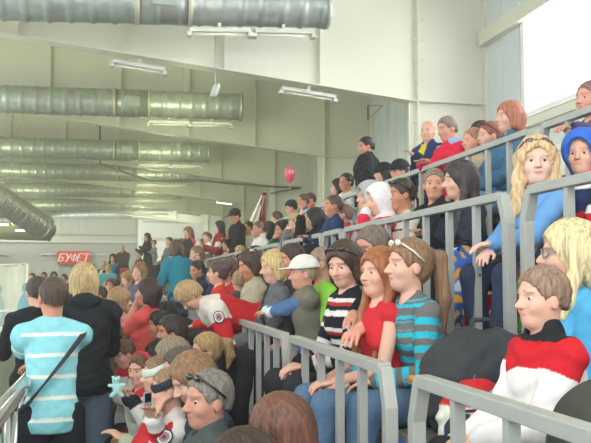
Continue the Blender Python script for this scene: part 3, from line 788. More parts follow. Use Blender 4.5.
# red sign
a, b_ = atY(57.5, 251, YE - .35), atY(90.5, 264, YE - .35)
o = empty('wall_sign', ((a.x + b_.x) / 2, YE - .35, (a.z + b_.z) / 2)); tag(o, 'red sign with white cyrillic letters on the far wall', 'sign')
hw, hh_ = (b_.x - a.x) / 2, (a.z - b_.z) / 2
sb_ = MB().box((-hw, 0, -hh_), (hw, .12, hh_)).build('sign_board', mat('sign_red', 'd42a22', .5, kind='flat'), o)
m = MB(); lh = hh_ * 1.15; lw = hw * .27; sw_ = lw * .24
def stroke(x0, z0, x1, z1, w_=1.0):
    q = [(x0, z0), (x1, z1)]; q = [(x + z * .28, z) for x, z in q]; m.tube([(q[0][0], -.015, q[0][1]), (q[1][0], -.015, q[1][1])], 0, rect=(.03, sw_ * w_) if abs(x1 - x0) > abs(z1 - z0) else (.03, sw_ * w_), up=(0, 1, 0) if False else (0, 0, 1))
def bar(x0, z0, x1, z1, w_=1.0):
    P0_, P1_ = Vector((x0 + z0 * .28, 0, z0)), Vector((x1 + z1 * .28, 0, z1)); d_ = (P1_ - P0_).normalized(); n_ = Vector((-d_.z, 0, d_.x)) * sw_ * w_ / 2
    b0 = len(m.v)
    for y_ in (-.04, .01):
        for q in (P0_ + n_, P0_ - n_, P1_ - n_, P1_ + n_): m.v.append((q.x, y_, q.z))
    m.f += [[b0 + i for i in t_] for t_ in ((0, 1, 2, 3), (7, 6, 5, 4), (0, 4, 5, 1), (1, 5, 6, 2), (2, 6, 7, 3), (3, 7, 4, 0))]
def arc(cx_, cz_, rx, rz, a0, a1, w_=.8):
    A_ = np.linspace(R(a0), R(a1), 10)
    for p_, q_ in zip(A_[:-1], A_[1:]): bar(cx_ + rx * math.cos(p_), cz_ + rz * math.sin(p_), cx_ + rx * math.cos(q_), cz_ + rz * math.sin(q_), w_)
H2 = lh / 2; cxs = [(-2 + i) * hw * .37 for i in range(5)]; a = lw * .5
c = cxs[0]; bar(c - a, -H2, c - a, H2); bar(c - a * 1.3, H2, c + a, H2, .7); bar(c - a * 1.3, -H2, c, -H2, .7); arc(c - a * .2, -H2 * .45, a * 1.1, H2 * .55, -90, 90); bar(c - a, H2 * .1, c - a * .2, H2 * .1, .6)
c = cxs[1]; bar(c - a, H2, c, -H2 * .1); bar(c + a, H2, c - a * .2, -H2); bar(c - a * .8, -H2, c - a * .1, -H2, .7); bar(c - a * 1.3, H2, c - a * .5, H2, .5); bar(c + a * .5, H2, c + a * 1.3, H2, .5)
c = cxs[2]; bar(c, -H2, c, H2); arc(c, 0, a * 1.15, H2 * .62, 0, 360, .7); bar(c - a * .5, H2, c + a * .5, H2, .5); bar(c - a * .5, -H2, c + a * .5, -H2, .5)
c = cxs[3]; bar(c - a, -H2, c - a, H2); bar(c - a * 1.3, H2, c + a, H2, .7); bar(c - a * 1.3, -H2, c + a, -H2, .7); bar(c - a, 0, c + a * .5, 0, .6)
c = cxs[4]; bar(c, -H2, c, H2); bar(c - a * 1.2, H2, c + a * 1.2, H2, .8); bar(c - a * .5, -H2, c + a * .5, -H2, .5); bar(c - a * 1.2, H2, c - a * 1.2, H2 * .6, .5); bar(c + a * 1.2, H2, c + a * 1.2, H2 * .6, .5)
m.build('lettering', mat('sign_white', 'f6f3ec', .5, kind='flat'), sb_)
# small service door and pipe on the far wall
struct(MB().box((-5.0, YE - .06, -1.7), (-2.9, YE, .95)).build('door_1', mat('far_door', 'b6bbb0', .6)))
o = tag(MB().tube([(-24, YE - .3, 2.5), (1.2, YE - .3, 2.5)], .05, 8).build('wall_pipe', RAILP), 'thin pale pipe running along the far wall above the sign', 'pipe')

# banner in a white frame beside the rink
bx0, bx1 = atY(-25, 290, 17).x, atY(27, 290, 17).x; zt, zb_ = atY(20, 264, 17).z, -1.85
o = empty('rink_banner', ((bx0 + bx1) / 2, 17, -1.88)); tag(o, 'white printed banner hanging in a white frame beside the rink', 'banner')
m = MB(); W_ = (bx1 - bx0) / 2; n = 14
cols = []
for i in range(n + 1):
    xx = -W_ + 2 * W_ * i / n; sag = .05 * abs(math.sin(i * 1.3))
    m.v += [(xx, .02 * math.sin(i * .9), zt + 1.88 - .04 - sag + .05 * i / n), (xx, .02 * math.sin(i * .9), 1.0 - .5)]
for i in range(n): m.f.append((2 * i, 2 * i + 2, 2 * i + 3, 2 * i + 1))
bo = m.build('banner_sheet', mat('banner_cloth', 'd3d6c8', .7, var=.12, scale=1), o, True); bo.modifiers.new('s', 'SOLIDIFY').thickness = .01
for k, (xx, cc, w2) in enumerate(((-W_ + .95, '7fb3c0', .16), (W_ - .55, 'a9c0c4', .12), (-W_ + .35, 'c47a70', .14), (W_ - 1.0, 'c9b49a', .12))):
    MB().sphere((xx, -.03, 1.25), (w2, .012, .38), 14, 9).sphere((xx, -.03, 1.72), (.08, .012, .1), 12, 8).build('printed_figure', mat('banner_print', cc, .7, kind='flat'), bo, True)
fm = mat('frame_white', 'eef0ea', .4)
for xx in (-W_, -.1, W_): MB().tube([(xx, 0, 0), (xx, 0, zt + 1.88)], .03, 8).build('frame_post', fm, o, True)
for zz in (.55, .95, 1.28): MB().tube([(-W_, -.04, zz), (W_ + .6, -.04, zz)], .02, 8).build('frame_bar', fm, o, True)
MB().tube([(-W_, -.0, zt + 1.84), (W_, -.0, zt + 1.88)], .02, 8).build('frame_bar', fm, o, True)

# hanging camera below the first rafter, conduit on the columns
c_ = Vector(ray(215, 90) * 11.9); o = empty('security_camera', tuple(c_)); tag(o, 'small white device hanging on a thin rod below the first rafter', 'camera')
MB().tube([(0, 0, 0), (0, 0, zr(c_.x) - c_.z - .02)], .008, 6).build('hanging_rod', RAILP, o)
MB().tube([(-.03, 0, -.10), (.02, 0, .04), (.05, 0, .10)], [.045, .055, .03], 12).build('camera_body', LAMPW, o, True)
MB().sphere((-.04, 0, -.11), .035).build('lens_cap', mat('green_lens', '5f9c86', .3, kind='flat'), o, True)
c_ = Vector(atX(368, 112, 5.4)); o = empty('wall_bracket', tuple(c_)); tag(o, 'small triangular metal bracket on the wall above the man in black', 'bracket')
MB().tube([(0, 0, .14), (0, 0, -.18)], .02, 6).build('bracket_plate', mat('dark_metal', '6e736c', .5), o)
MB().tube([(0, 0, -.16), (.30, -.1, .14)], .018, 6).tube([(0, 0, .14), (.30, -.1, .14)], .018, 6).build('bracket_arm', mat('light_metal', 'b4b8a8', .5), o)
o = tag(MB().tube([tuple(atY(100, 120, 23.8)), tuple(atY(100, 164, 23.8)), tuple(atY(150, 181, 23.8)), tuple(atY(195, 180, 23.8)), tuple(atY(262, 186, 23.8)), tuple(atY(300, 188, 23.8)), (4.58, 24.12, 2.6)], .03, 8).build('cable', mat('dark_cable', '6b7064', .6), None, True), 'dark cable draped along the third rafter', 'cable')

# ---------------------------------------------------------------- fence sections
def fence(X, ya, yb, zt, zf, label, spacing=.32, chamf=(.05, .13), group=None, bottom=True):
    """steel guard along a row, ya near end, yb far end, chamfered at both ends"""
    o = empty('fence_section', (X, ya, zf)); tag(o, label, 'railing', group); L_ = yb - ya; H_ = zt - zf
    c, dz = chamf
    MB().tube([(0, c, H_), (0, L_ - c, H_)], 0, rect=(.05, .04)).build('top_rail', RAILP, o, bevel=.004)
    for s_ in (0, 1):
        y0, y1 = (0, c) if s_ == 0 else (L_, L_ - c)
        MB().tube([(0, y1, H_), (0, y0, H_ - dz), (0, y0, 0)], 0, rect=(.05, .045), up=(1, 0, 0)).build('end_post', RAILP, o, bevel=.004)
    if bottom: MB().tube([(0, .02, .14), (0, L_ - .02, .14)], 0, rect=(.03, .03)).build('bottom_rail', RAILP, o)
    n = max(2, round(L_ / spacing))
    me = MB().box((-.016, -.017, 0), (.016, .017, H_ - .015)).build('baluster', RAILP, o)
    for i in range(1, n):
        b = me if i == 1 else me.copy()
        if i > 1: COL.objects.link(b); b.parent = o
        b.location = (0, L_ * i / n, 0)
ZA, ZC, ZE = -.315, .385, .95
fence(.95, .9, 2.50, ZA, -1.08, 'grey steel fence section cutting the lower right corner')
fence(.95, 2.76, 4.38, ZA, -1.08, 'grey steel fence section in front of the woman in turquoise stripes')
fence(.95, 4.50, 6.62, ZA, -1.08, 'grey steel fence section gripped by the boy in the white cap')
fence(.95, 6.8, 10.4, ZA, -1.08, 'grey steel fence section behind the child leaning over')
fence(.95, 10.6, 14.6, ZA, -1.08, 'distant lower grey fence section beside the woman in teal')
fence(.95, 14.8, 24, ZA, -1.08, 'farthest lower grey fence section along the walkway')
fence(1.75, 1.2, 3.25, ZC, -.50, 'grey fence section in front of the wavy blonde woman, cut by the frame')
fence(1.75, 3.42, 6.1, ZC, -.50, 'grey fence section in front of the dark haired pair')
fence(1.75, 6.16, 6.75, ZC, -.50, 'very short grey fence section left of the child in white hood')
fence(1.75, 6.8, 8.45, ZC, -.50, 'grey fence section below the child in navy jacket')
fence(1.75, 8.7, 15.6, ZC, -.50, 'long grey fence section below the flag and people with hats')
fence(1.75, 16, 26, ZC, -.50, 'farthest middle grey fence section under the pink jacket woman')
fence(2.6, 1.5, 4.62, ZE, .05, 'highest grey fence section at the right frame edge')
fence(2.6, 4.72, 8.3, ZE, .05, 'upper grey fence section in front of the red haired woman')
fence(2.6, 8.45, 14.2, ZE, .05, 'upper grey fence section beneath the man standing in black')
fence(2.6, 14.5, 24, ZE, .05, 'farthest upper grey fence section behind the boy in a cap')
# benches
WOOD = mat('bench_plank', '8d8a80', .6, var=.15, scale=4)
for k, (X, z, lab) in enumerate(((.52, -1.70, 'long grey bench of the lowest row beside the walkway'), (1.38, -1.08, 'long grey bench of the second row behind lower fence'), (2.15, -.50, 'long grey bench of the third row behind middle fence'), (3.0, .05, 'long grey bench of the top row below the wall'))):
    o = empty('bench', (X, 0, z)); tag(o, lab, 'bench')
    y0 = 1.2 if k else 2.2
    MB().box((-.17, y0, .38), (.17, 40, .43)).build('seat_plank', WOOD, o, bevel=.006)
    first = None
    for yy in np.arange(y0 + .4, 40, 1.9):
        if first is None: first = MB().box((-.12, -.03, 0), (.12, .03, .38)).build('bench_leg', RAILP, o); b = first
        else: b = first.copy(); COL.objects.link(b); b.parent = o
        b.location = (0, yy, 0)
# ================================================================ patterns
def C(h): return np.array(lin(h)[:3])
def stripes(cols, per, arm=True):
    cols = [C(c) for c in cols[0::2]], list(cols[1::2])
    cs, ws = cols; tot = sum(ws)
    def f(u, sb, q):
        v = (u / per) % 1.0 * tot; out = np.zeros((len(u), 3)); acc = 0
        for c, w_ in zip(cs, ws): out[(v >= acc) & (v < acc + w_)] = c; acc += w_
        return out
    return f
def blocks(body, sleeve=None, yoke=None, yz=.40, cuff=None, strip=None, side=None, front=None, ystripe=None):
    """panelled garments: body colour, shoulder yoke above yz, sleeve colour, cuffs, a stripe down the sleeve, side panels"""
    def f(u, sb, q):
        out = np.tile(C(body), (len(u), 1))
        if side: out[(sb == 0) & (abs(q[:, 1]) > .10)] = C(side)
        if front: out[(sb == 0) & (q[:, 0] > .0) & (abs(q[:, 1]) < .045)] = C(front)
        if yoke: out[(sb == 0) & (q[:, 2] > yz + .25 * abs(q[:, 1]) * 0)] = C(yoke)
        if sleeve: out[sb > 0] = C(sleeve)
        if yoke: out[(sb > 0) & (u < (.5 - yz))] = C(yoke)
        if ystripe: m = (sb > 0) & (u > ystripe[1]) & (u < ystripe[2]); out[m] = C(ystripe[0])
        if strip: m = (sb > 0) & (abs(np.sin(q[:, 0] * 60)) < .3); out[m] = C(strip)
        if cuff: out[(sb > 0) & (u > .47)] = C(cuff)
        return out
    return f
P = person
W_ = lambda x, y, X: tuple(atX(x, y, X))

# ================================================================ lowest row, beside the walkway
P('grey haired man in dark denim jacket, sunglasses pushed up on his head', 208, 371, X=.40, row=1, yaw=185, hyaw=203, h=.245, lean=4, hpitch=2, skin='ruddy', hair=('short', '7d7870'),
  top=('jacket', '4d5658', .028), legs='39404a', hands=('lap', 'lap'), fat=1.12, extra=(('sunglasses', '26241f'),), gaze=20)
P('woman with glossy reddish brown hair, only her head top above the lower edge', 281, 400, X=.62, row=1, yaw=195, hyaw=170, hpitch=28, h=.25, lean=14, female=True, hair=('bob', '6e4a3c'), top=('jacket', '5a4a48', .02), legs='3a3a44')
P('person with dark brown hair barely showing beside the brown haired woman at the lower edge', 240, 431, X=.40, row=1, yaw=185, hyaw=185, h=.24, lean=12, female=True, hair=('bob', '3f2e28'), top=('jacket', '3c3a3e', .02), legs='33363c')
P('woman with straight light brown fringe leaning forward behind the grey haired man', 192, 357, D=4.12, row=1, yaw=190, hyaw=195, hpitch=30, h=.25, lean=16, female=True, hair=('bob', '8a6a4c'), top=('jacket', '37424a', .02), legs='30343c')
P('child with navy headband, white and red hockey jersey with round crest', 168, 369, D=4.4, row=1, yaw=186, hyaw=190, hpitch=8, h=.215, lean=14, skin='fair', hair=('short', '9a7d62'), top=('long', 'e6e2e0', .020),
  pattern=blocks('e9e6e4', sleeve='e9e6e4', ystripe=('c5343c', .17, .47), cuff='e9e6e4'), legs='30343e', hands=(tuple(ray(155, 415) * 4.3), tuple(ray(153, 419) * 4.15)), extra=(('headband', '27303f', .046), ('emblem', '', 'l')))
P('child with pale mint headband behind the one with the navy headband', 157, 357, D=4.8, row=1, yaw=188, hyaw=195, hpitch=3, h=.21, lean=16, hair=('short', '8a7058'), top=('long', 'b8c0a8', .018), legs='4a4f58', hands=('front', 'lap'), extra=(('headband', 'd6e6dc', .046),))
P('person with cropped dark grey hair between the headband child and the streaked hair', 180, 350, D=4.7, row=1, yaw=188, hyaw=185, h=.235, lean=14, hpitch=3, hair=('fluffy', '57504c'), top=('jacket', '44474c', .02), legs='30343c')
P('woman with streaked ash blonde hair, lowest row', 172, 339, D=5.15, row=1, yaw=188, hyaw=180, hpitch=15, h=.24, lean=10, female=True, hair=('bob', '8c7f68'), top=('jacket', '5d665a', .02), legs='30343c')
P('woman with dark glasses and blonde hair tied back, just before the fence', 206, 333, X=.62, row=1, yaw=188, hyaw=188, hpitch=4, h=.235, lean=5, female=True, hair=('pony', 'a98c62', .16), top=('jacket', '4c5058', .02), legs='30343c', extra=(('glasses', '23262c'),))
P('person with short black hair and thin glasses in the lowest row', 158, 341, D=5.8, row=1, yaw=188, hyaw=190, hpitch=3, h=.235, lean=12, skin='tan', hair=('bob', '22201f'), top=('jacket', '6a3038', .02), legs='30343c', extra=(('glasses', '4a4640'),))
P('boy with red dotted earmuff band, white jersey with red shoulders, holding a toy', 141, 354, D=5.3, row=1, yaw=192, hyaw=226, hpitch=6, h=.205, lean=6, skin='fair', hair=('short', '6a4c38'), top=('long', 'e8e4e0', .018),
  pattern=blocks('e2deda', sleeve='e2deda', cuff='272c38', yoke='c43a40', yz=.43, ystripe=('c43a40', .0, .10)), legs='3a3f48', hands=(tuple(ray(131, 398) * 4.95), tuple(ray(128, 396) * 5.0)), extra=(('headphones', 'c23040', 'e0cc3c'),), gaze=10)
P('man with tousled dark brown hair, face seen in profile above the black haired person', 171, 317, D=6.35, row=1, yaw=186, hyaw=190, hpitch=3, h=.235, lean=8, skin='tan', hair=('fluffy', '3c332e'), top=('jacket', '58606c', .02), legs='30343c')
P('person with dark hair greying at temples, beside the tousled dark haired man', 158, 311, D=6.9, row=1, yaw=186, hyaw=188, hpitch=3, h=.235, lean=8, skin='tan', hair=('short', '2c2a2a'), top=('jacket', '3a3d42', .02), legs='30343c')
P('small child with black hair in front of the grey wall panel', 165, 303, D=7.5, row=1, yaw=180, hyaw=150, h=.21, lean=4, floor=-1.70, hair=('fluffy', '1f1f20'), top=('long', '30353a', .018), legs='30343c')

# ================================================================ walkway at the left
P('teenage boy in turquoise striped polo shirt leaning on the handrail', 53, 277, X=-.34, row=1, pose='stand', yaw=98, hyaw=112, h=.235, lean=6, skin='tan', hair=('crop', '4e4038'), top=('short', '8fd0d8', .020),
  pattern=stripes(('8ed3dc', .82, 'e6eadf', .18), .115), fat=.86, legs='23262f', hands=(W_(33, 366, -.50), (-.50, 5.42, -.54)), extra=(('strapbag', '33363c'),))
P('woman with short blonde streaked hair in a black hooded jacket and jeans', 84, 264, D=5.9, row=1, pose='stand', yaw=100, hyaw=105, h=.24, lean=3, hair=('mid', 'b79f72'), top=('hood', '23272d', .03), legs='64748a', hands=('front', 'front'), fat=1.05)
P('man with cropped hair and pink ear behind the striped boy', 70, 283, D=7.2, row=1, pose='stand', yaw=110, hyaw=80, h=.22, lean=4, skin='ruddy', hair=('crop', '6a4a40'), top=('jacket', '282b30', .02), legs='2a2c33', hands=('side', 'side'))
P('dark haired person in black, mostly hidden behind the striped boy', 37, 277, D=6.4, row=1, pose='stand', yaw=110, hyaw=115, h=.235, lean=3, hair=('short', '453a34'), top=('long', '22252b', .02), legs='23262c', hands=('front', 'front'))
P('woman with bobbed dark brown hair in coral red T-shirt, hand raised to chin', 148, 279, D=7.0, row=1, pose='stand', yaw=150, hyaw=165, h=.228, lean=4, female=True, skin='tan', hair=('bob', '3b2a2a'), top=('short', 'd85a55', .014), legs='b8a890', hands=('chin', 'mouth'), fat=1.1)
P('fair woman in pink and grey striped top turned towards the woman in coral', 121, 288, D=7.6, row=1, pose='stand', yaw=60, hyaw=25, h=.235, lean=4, female=True, hair=('mid', '9c7d5a'), top=('short', 'e0607c', .012), pattern=stripes(('e8637e', .55, 'a9a8a4', .45), .075), legs='4a4f5a', hands=('side', 'side'))
P('boy in grey brown top standing at the hem of the woman in coral', 113, 324, D=6.5, row=1, pose='stand', yaw=200, hyaw=215, hpitch=10, h=.205, lean=4, hair=('crop', '6f5a48'), top=('long', '7d7062', .018), legs='3a352f', hands=('front', 'front'))
P('small child in white jersey with red collar among the standing adults', 124, 341, D=6.2, row=1, pose='stand', yaw=205, hyaw=215, hpitch=20, h=.20, lean=5, floor=-1.70, hair=('short', '6a5240'), top=('long', 'dcdad8', .02), pattern=blocks('dcdad8', sleeve='d8d8d6', yoke='b8323a', yz=.45), legs='4a5460', hands=('front', 'front'))
P('curly brown haired child in mustard and red among the walkway crowd', 111, 279, D=13.5, row=1, pose='stand', yaw=220, hyaw=240, h=.22, lean=4, skin='tan', hair=('fluffy', '6b452e'), top=('long', 'a98a3c', .02), legs='3a352f', hands=('front', 'front'))
P('woman with long dark blonde hair looking down in the walkway crowd', 128, 272, D=11.8, row=1, pose='stand', yaw=180, hyaw=215, hpitch=18, h=.24, lean=8, female=True, hair=('long', '9a7c4e', .14), top=('jacket', '2a2c30', .02), legs='30343c')
P('woman with loose brown hair in dark blue vest, behind the long haired blonde', 139, 263, D=11.0, row=2, yaw=215, hyaw=235, h=.24, lean=4, female=True, floor=-1.08, hair=('long', '8a6c44', .1), top=('long', '5b6478', .02), legs='30343c')

# ================================================================ second row behind the lower fence
P('boy with ash brown hair in white, red and black track jacket', 541, 267, X=1.33, row=2, yaw=176, hyaw=186, hpitch=2, h=.198, lean=2, skin='fair', hair=('short', '8f7664'), top=('jacket', 'f0ecea', .020),
  pattern=lambda u, sb, q: np.where((((sb == 0) & (q[:, 2] > .40 - .4 * np.clip(.08 - abs(q[:, 1] + .05), 0, .08))) | ((sb > 0) & (u < .08)))[:, None], np.where(((sb == 0) & (q[:, 2] > .505))[:, None], C('26282c'), C('c9252f')), C('efecec')), legs='2c2e33', hands=('lap', 'lap'), fat=1.2, brow='8a7058')
P('woman with long straight pale blonde hair in light blue top', 568, 222, X=1.66, row=2, yaw=182, hyaw=160, h=.24, lean=4, female=True, skin='fair', hair=('long', 'dccb9c', .16), top=('long', '56aee0', .016), legs='3a4658', hands=('lap', 'lap'), extra=(('glasses', '7c8894'),))
P('woman with long brown ponytail in turquoise and grey striped sweater', 408, 239, X=1.33, row=2, yaw=184, hyaw=186, h=.245, lean=14, female=True, skin='fair', hair=('pony', '8a6a50', .42), top=('long', '3fb2c4', .014),
  pattern=lambda u, sb, q: np.where((((u * 15.5) % 1 < .5) | ((sb == 0) & (q[:, 2] > .36) & ((u * 40) % 1 < .4)))[:, None], C('6e6e6c'), C('2fb4cc')), legs='5c7896', hands=('lap', 'knee'), extra=(('sunglasses', 'e6e0d0'),), brow='6a4c38')
P('girl with very long ginger hair and bare shoulder in a red top', 379, 249, X=1.24, row=2, yaw=186, hyaw=203, h=.23, lean=6, female=True, skin='fair', hair=('long', '9c6440', .46), top=('none', 'c93038', .012), legs='5c7896', hands=('lap', 'lap'), gaze=6)
P('big man with short greying hair in a white sleeveless shirt', 372, 227, X=1.42, D=None, row=2, yaw=190, hyaw=205, hpitch=12, h=.25, lean=10, skin='pink', hair=('short', '75695f'), top=('none', 'e4e6e2', .016), legs='2f3138', hands=(W_(338, 352, .98), W_(345, 345, 1.05)), fat=1.35)
P('young woman with dark brown hair, sunglasses on top, looking down, striped jersey', 344, 243, X=1.22, row=2, yaw=190, hyaw=222, hpitch=16, h=.24, lean=5, female=True, skin='fair', hair=('mid', '4b3a30'), top=('long', '20242c', .014),
  pattern=stripes(('20242c', .40, 'e2e2de', .2, '20242c', .15, 'b83038', .12, 'e2e2de', .13), .16), legs='2f3138', hands=('lap', 'lap'), extra=(('sunglasses', '2a2a2c'),))
P('boy in white cap, blue sleeves and khaki vest, arms resting on the fence', 303, 258, X=1.26, row=2, pose='stand', yaw=178, hyaw=182, hpitch=4, h=.215, lean=8, skin='pink', hair=('crop', 'a89478'), top=('long', '5272a8', .020), pattern=blocks('5272a8', sleeve='54739f', cuff='dfe6ea'),
  legs='4c6388', hands=(W_(252, 318, .96), W_(244, 318, .95)), extra=(('cap', 'e4e4da'), ('vest', '777668')))
P('man with closely shaved head in a lime green shirt', 321, 247, X=1.42, row=2, yaw=180, hyaw=168, h=.235, lean=6, skin='pink', hair=('crop', '9a8272'), top=('short', '8fd04c', .014), legs='3a3f4a', hands=('lap', 'lap'), fat=1.1)
P('man with receding dark brown hair behind the boy in white cap', 291, 244, X=1.28, row=2, yaw=184, hyaw=195, hpitch=6, h=.24, lean=6, skin='tan', hair=('short', '4a3c34'), top=('jacket', '35383d', .02), legs='2f3138')
P('person in black knitted hat between the shaved man and receding haired man', 310, 247, X=1.5, row=2, yaw=182, hyaw=180, h=.23, lean=6, skin='tan', hair=('short', '1d1d1e'), top=('jacket', '24262a', .02), legs='2f3138', extra=(('beanie', '1d1e22'),))
P('woman with bobbed blonde hair, grey jacket over navy printed T-shirt', 274, 251, X=1.16, row=2, yaw=184, hyaw=190, hpitch=10, h=.24, lean=4, female=True, hair=('bob', 'c8b07a'), top=('jacket', '6e7074', .022), pattern=blocks('6a6c70', sleeve='6a6c70', front='2c3848'), legs='30343c', hands=('lap', 'lap'))
P('woman with dark wavy hair and hair clip in a cream jacket', 250, 251, X=1.12, row=2, yaw=184, hyaw=195, hpitch=18, h=.24, lean=6, female=True, skin='tan', hair=('bob', '4a3b34'), top=('jacket', 'b8b098', .02), legs='4a463e', extra=(('hairclip', 'd8d4b8', (-.03, .05, .11)),))
P('boy with short light brown hair in a dark grey jacket, seen from behind', 240, 270, X=1.14, row=2, pose='stand', yaw=120, hyaw=100, h=.21, lean=3, skin='pink', hair=('crop', 'a08468'), top=('jacket', '5c5c58', .022), legs='35383d', hands=('side', 'side'))
P('woman in bright red shirt with brown hair gathered by a blue clip', 218, 261, X=1.02, row=2, yaw=180, hyaw=165, h=.235, lean=10, female=True, hair=('bun', '5a4438'), top=('long', 'd03a36', .016), legs='40444c', extra=(('hairclip', '4a5ad0', (-.06, .06, .05)),))
P('child leaning far over the lower fence in a red and white hockey jersey', 189, 290, X=.565, row=2, pose='bent', yaw=184, hyaw=190, hpitch=62, h=.205, lean=72, s=.98, fat=1.15, skin='fair', hair=('fluffy', 'b0946a'), top=('long', 'c82e34', .028),
  pattern=blocks('c62c32', sleeve='c62c32', yoke='e6e0d6', yz=.43, ystripe=('e6e0d6', .02, .10)), legs='30343c', hands=('down', 'down'), extra=(('hairclip', 'd8303c', (-.02, .03, .11)), ('hairclip', 'e0cc38', (-.05, .01, .105)), ('emblem', '', 'l')))
P('woman in teal sweater bending away with her back turned', 176, 241, X=.84, row=2, pose='stand', yaw=120, hyaw=110, hpitch=20, h=.24, lean=24, side=-6, female=True, hair=('bob', '544838'), top=('long', '2f8296', .026), legs='3a3f4a', hands=('front', 'side'), floor=-1.2, fat=1.15)
P('dark haired man in navy jacket seated beside the woman in teal', 197, 261, X=1.05, row=2, yaw=190, hyaw=212, hpitch=10, h=.24, lean=6, skin='tan', hair=('short', '33291f'), top=('jacket', '2e3a4c', .02), legs='2f3138')

# ================================================================ third row behind the middle fence
P('woman with wavy blonde hair in light blue cardigan looking at the camera', 536, 139, X=2.10, row=3, yaw=196, hyaw=246, h=.245, lean=3, female=True, skin='pale', hair=('wavy', 'd6b88c', .24), top=('long', '6fa3da', .018), legs='39435c', hands=(W_(492, 243, 1.78), W_(489, 250, 1.78)), extra=(('sunglasses', '5a4a5c'),), gaze=4)
P('child in bright blue hood and red, white and navy striped jacket', 582, 134, X=2.36, row=3, yaw=190, hyaw=222, h=.22, lean=3, floor=-.40, skin='fair', hair=('short', 'a08a68'), top=('hood', '2c3a66', .024), pattern=stripes(('2c3a5c', .5, 'e8e4e4', .2, 'cf3038', .3), .3), legs='59575c', hands=('lap', 'lap'), extra=(('hoodup', '3c6fd0'),))
P('woman with long straight near-black hair in dark navy jacket, face turned away', 459, 162, X=2.16, row=3, yaw=186, hyaw=172, hpitch=6, h=.24, lean=10, female=True, hair=('long', '453d40', .28), top=('jacket', '343c4a', .026), legs='363b4a', hands=('knee', 'front'))
P('woman with short grey brown hair looking at the camera over black bag', 434, 169, X=2.27, row=3, yaw=200, hyaw=248, h=.235, lean=5, female=True, skin='pink', hair=('short', '8a7768'), top=('jacket', '2c2e34', .022), legs='2b2d33', hands=(W_(438, 207, 1.9), 'lap'))
P('man with dark sunglasses on his hair, cream top with black stripes', 401, 179, X=2.10, row=3, yaw=184, hyaw=188, hpitch=6, h=.24, lean=8, skin='tan', hair=('short', '4a3c34'), top=('long', 'd8cfc4', .016), pattern=stripes(('d8cfc4', .86, '3a363a', .14), .10), legs='4a4f58', extra=(('sunglasses', '2a2624'),))
P('small child in white hood and red jacket standing at the middle fence', 379, 187, X=1.95, row=3, pose='stand', yaw=182, hyaw=184, hpitch=4, h=.22, lean=4, hair=('short', 'a08a68'), top=('jacket', 'd8304a', .028), pattern=blocks('d6304a', sleeve='d6304a', yoke='f0eef0', yz=.5, cuff='eeeeee'), legs='4a4f58', hands=('mouth', 'side'), extra=(('hoodup', 'f0eef0'),))
P('person in pale grey hood directly behind the child with white hood', 369, 184, X=2.12, row=3, yaw=182, hyaw=184, h=.24, lean=4, hair=('short', '6a5a50'), top=('jacket', 'a0a2a0', .022), legs='4a4f58', extra=(('hoodup', 'b4b8bc'),))
P('child with dark brown hair in navy jacket behind the middle fence', 333, 195, X=1.96, row=3, pose='stand', yaw=182, hyaw=184, h=.205, lean=3, skin='tan', hair=('crop', '584840'), top=('jacket', '2f4268', .024), legs='303a50', hands=('front', 'front'))
P('man with cropped auburn hair in a red and black jacket', 343, 204, X=2.30, row=3, yaw=182, hyaw=165, h=.23, lean=8, skin='ruddy', hair=('crop', '74544a'), top=('jacket', 'b8303a', .024), pattern=blocks('b8303a', sleeve='b8303a', side='22242a', ystripe=('22242a', .05, .12)), legs='30343c')
P('person in a black hood with one hand raised, behind the middle fence', 314, 208, X=2.12, row=3, yaw=186, hyaw=165, h=.235, lean=10, hair=('bob', '26262a'), top=('jacket', '24262a', .026), legs='30343c', hands=('front', W_(301, 217, 1.95)))
P('woman with ash blonde long hair and grey jacket holding hand at mouth', 297, 214, X=2.02, row=3, yaw=186, hyaw=200, hpitch=14, h=.235, lean=8, female=True, hair=('long', 'a8966c', .14), top=('jacket', '6c7272', .024), legs='30343c', hands=('mouth', 'chin'))
P('dark haired boy in green jacket behind the middle fence', 282, 221, X=2.0, row=3, yaw=186, hyaw=196, hpitch=6, h=.22, lean=6, skin='tan', hair=('fluffy', '24201f'), top=('jacket', '2f6a4c', .022), legs='30343c', hands=('front', 'chin'))
P('boy with short brown hair in black, white and red jacket, facing the rink', 259, 221, X=1.95, row=3, yaw=184, hyaw=190, hpitch=6, h=.225, lean=5, skin='tan', hair=('crop', '6a5446'), top=('jacket', '26282c', .026), pattern=blocks('26282c', sleeve='26282c', yoke='dedcd4', yz=.44, ystripe=('b8303a', .1, .17)), legs='30343c', hands=('front', 'lap'))
P('person with long dark hair in a puffy black jacket beside the boy facing the rink', 268, 222, X=2.25, row=3, yaw=182, hyaw=172, h=.23, lean=6, female=True, hair=('mid', '28262a'), top=('jacket', '26272c', .03), legs='30343c')
P('young man in black jacket, dark cap and tan trousers standing with arms folded', 235, 210, X=1.98, row=3, pose='stand', yaw=196, hyaw=205, hpitch=20, h=.23, lean=2, skin='tan', hair=('short', '26221f'), top=('jacket', '24272b', .028), legs='a5834a', hands=('cross', 'cross'), extra=(('cap', '2a262a'),))
P('woman with long black hair in maroon jersey with white sleeve stripe', 219, 221, X=2.10, row=3, pose='stand', yaw=186, hyaw=178, h=.235, lean=6, floor=-.62, female=True, hair=('long', '1f1c20', .2), top=('jacket', '7c2630', .026), pattern=blocks('7c2630', sleeve='8c2a36', ystripe=('dcd0c4', .12, .22)), legs='c8c2b0', hands=('front', 'front'))
P('woman in light top with brown hair between the cap wearer and jersey boy', 248, 221, X=2.25, row=3, yaw=196, hyaw=205, h=.225, lean=4, female=True, skin='tan', hair=('short', '3f3630'), top=('long', 'cfc8b8', .02), legs='6a6860', hands=('hold', 'front'))
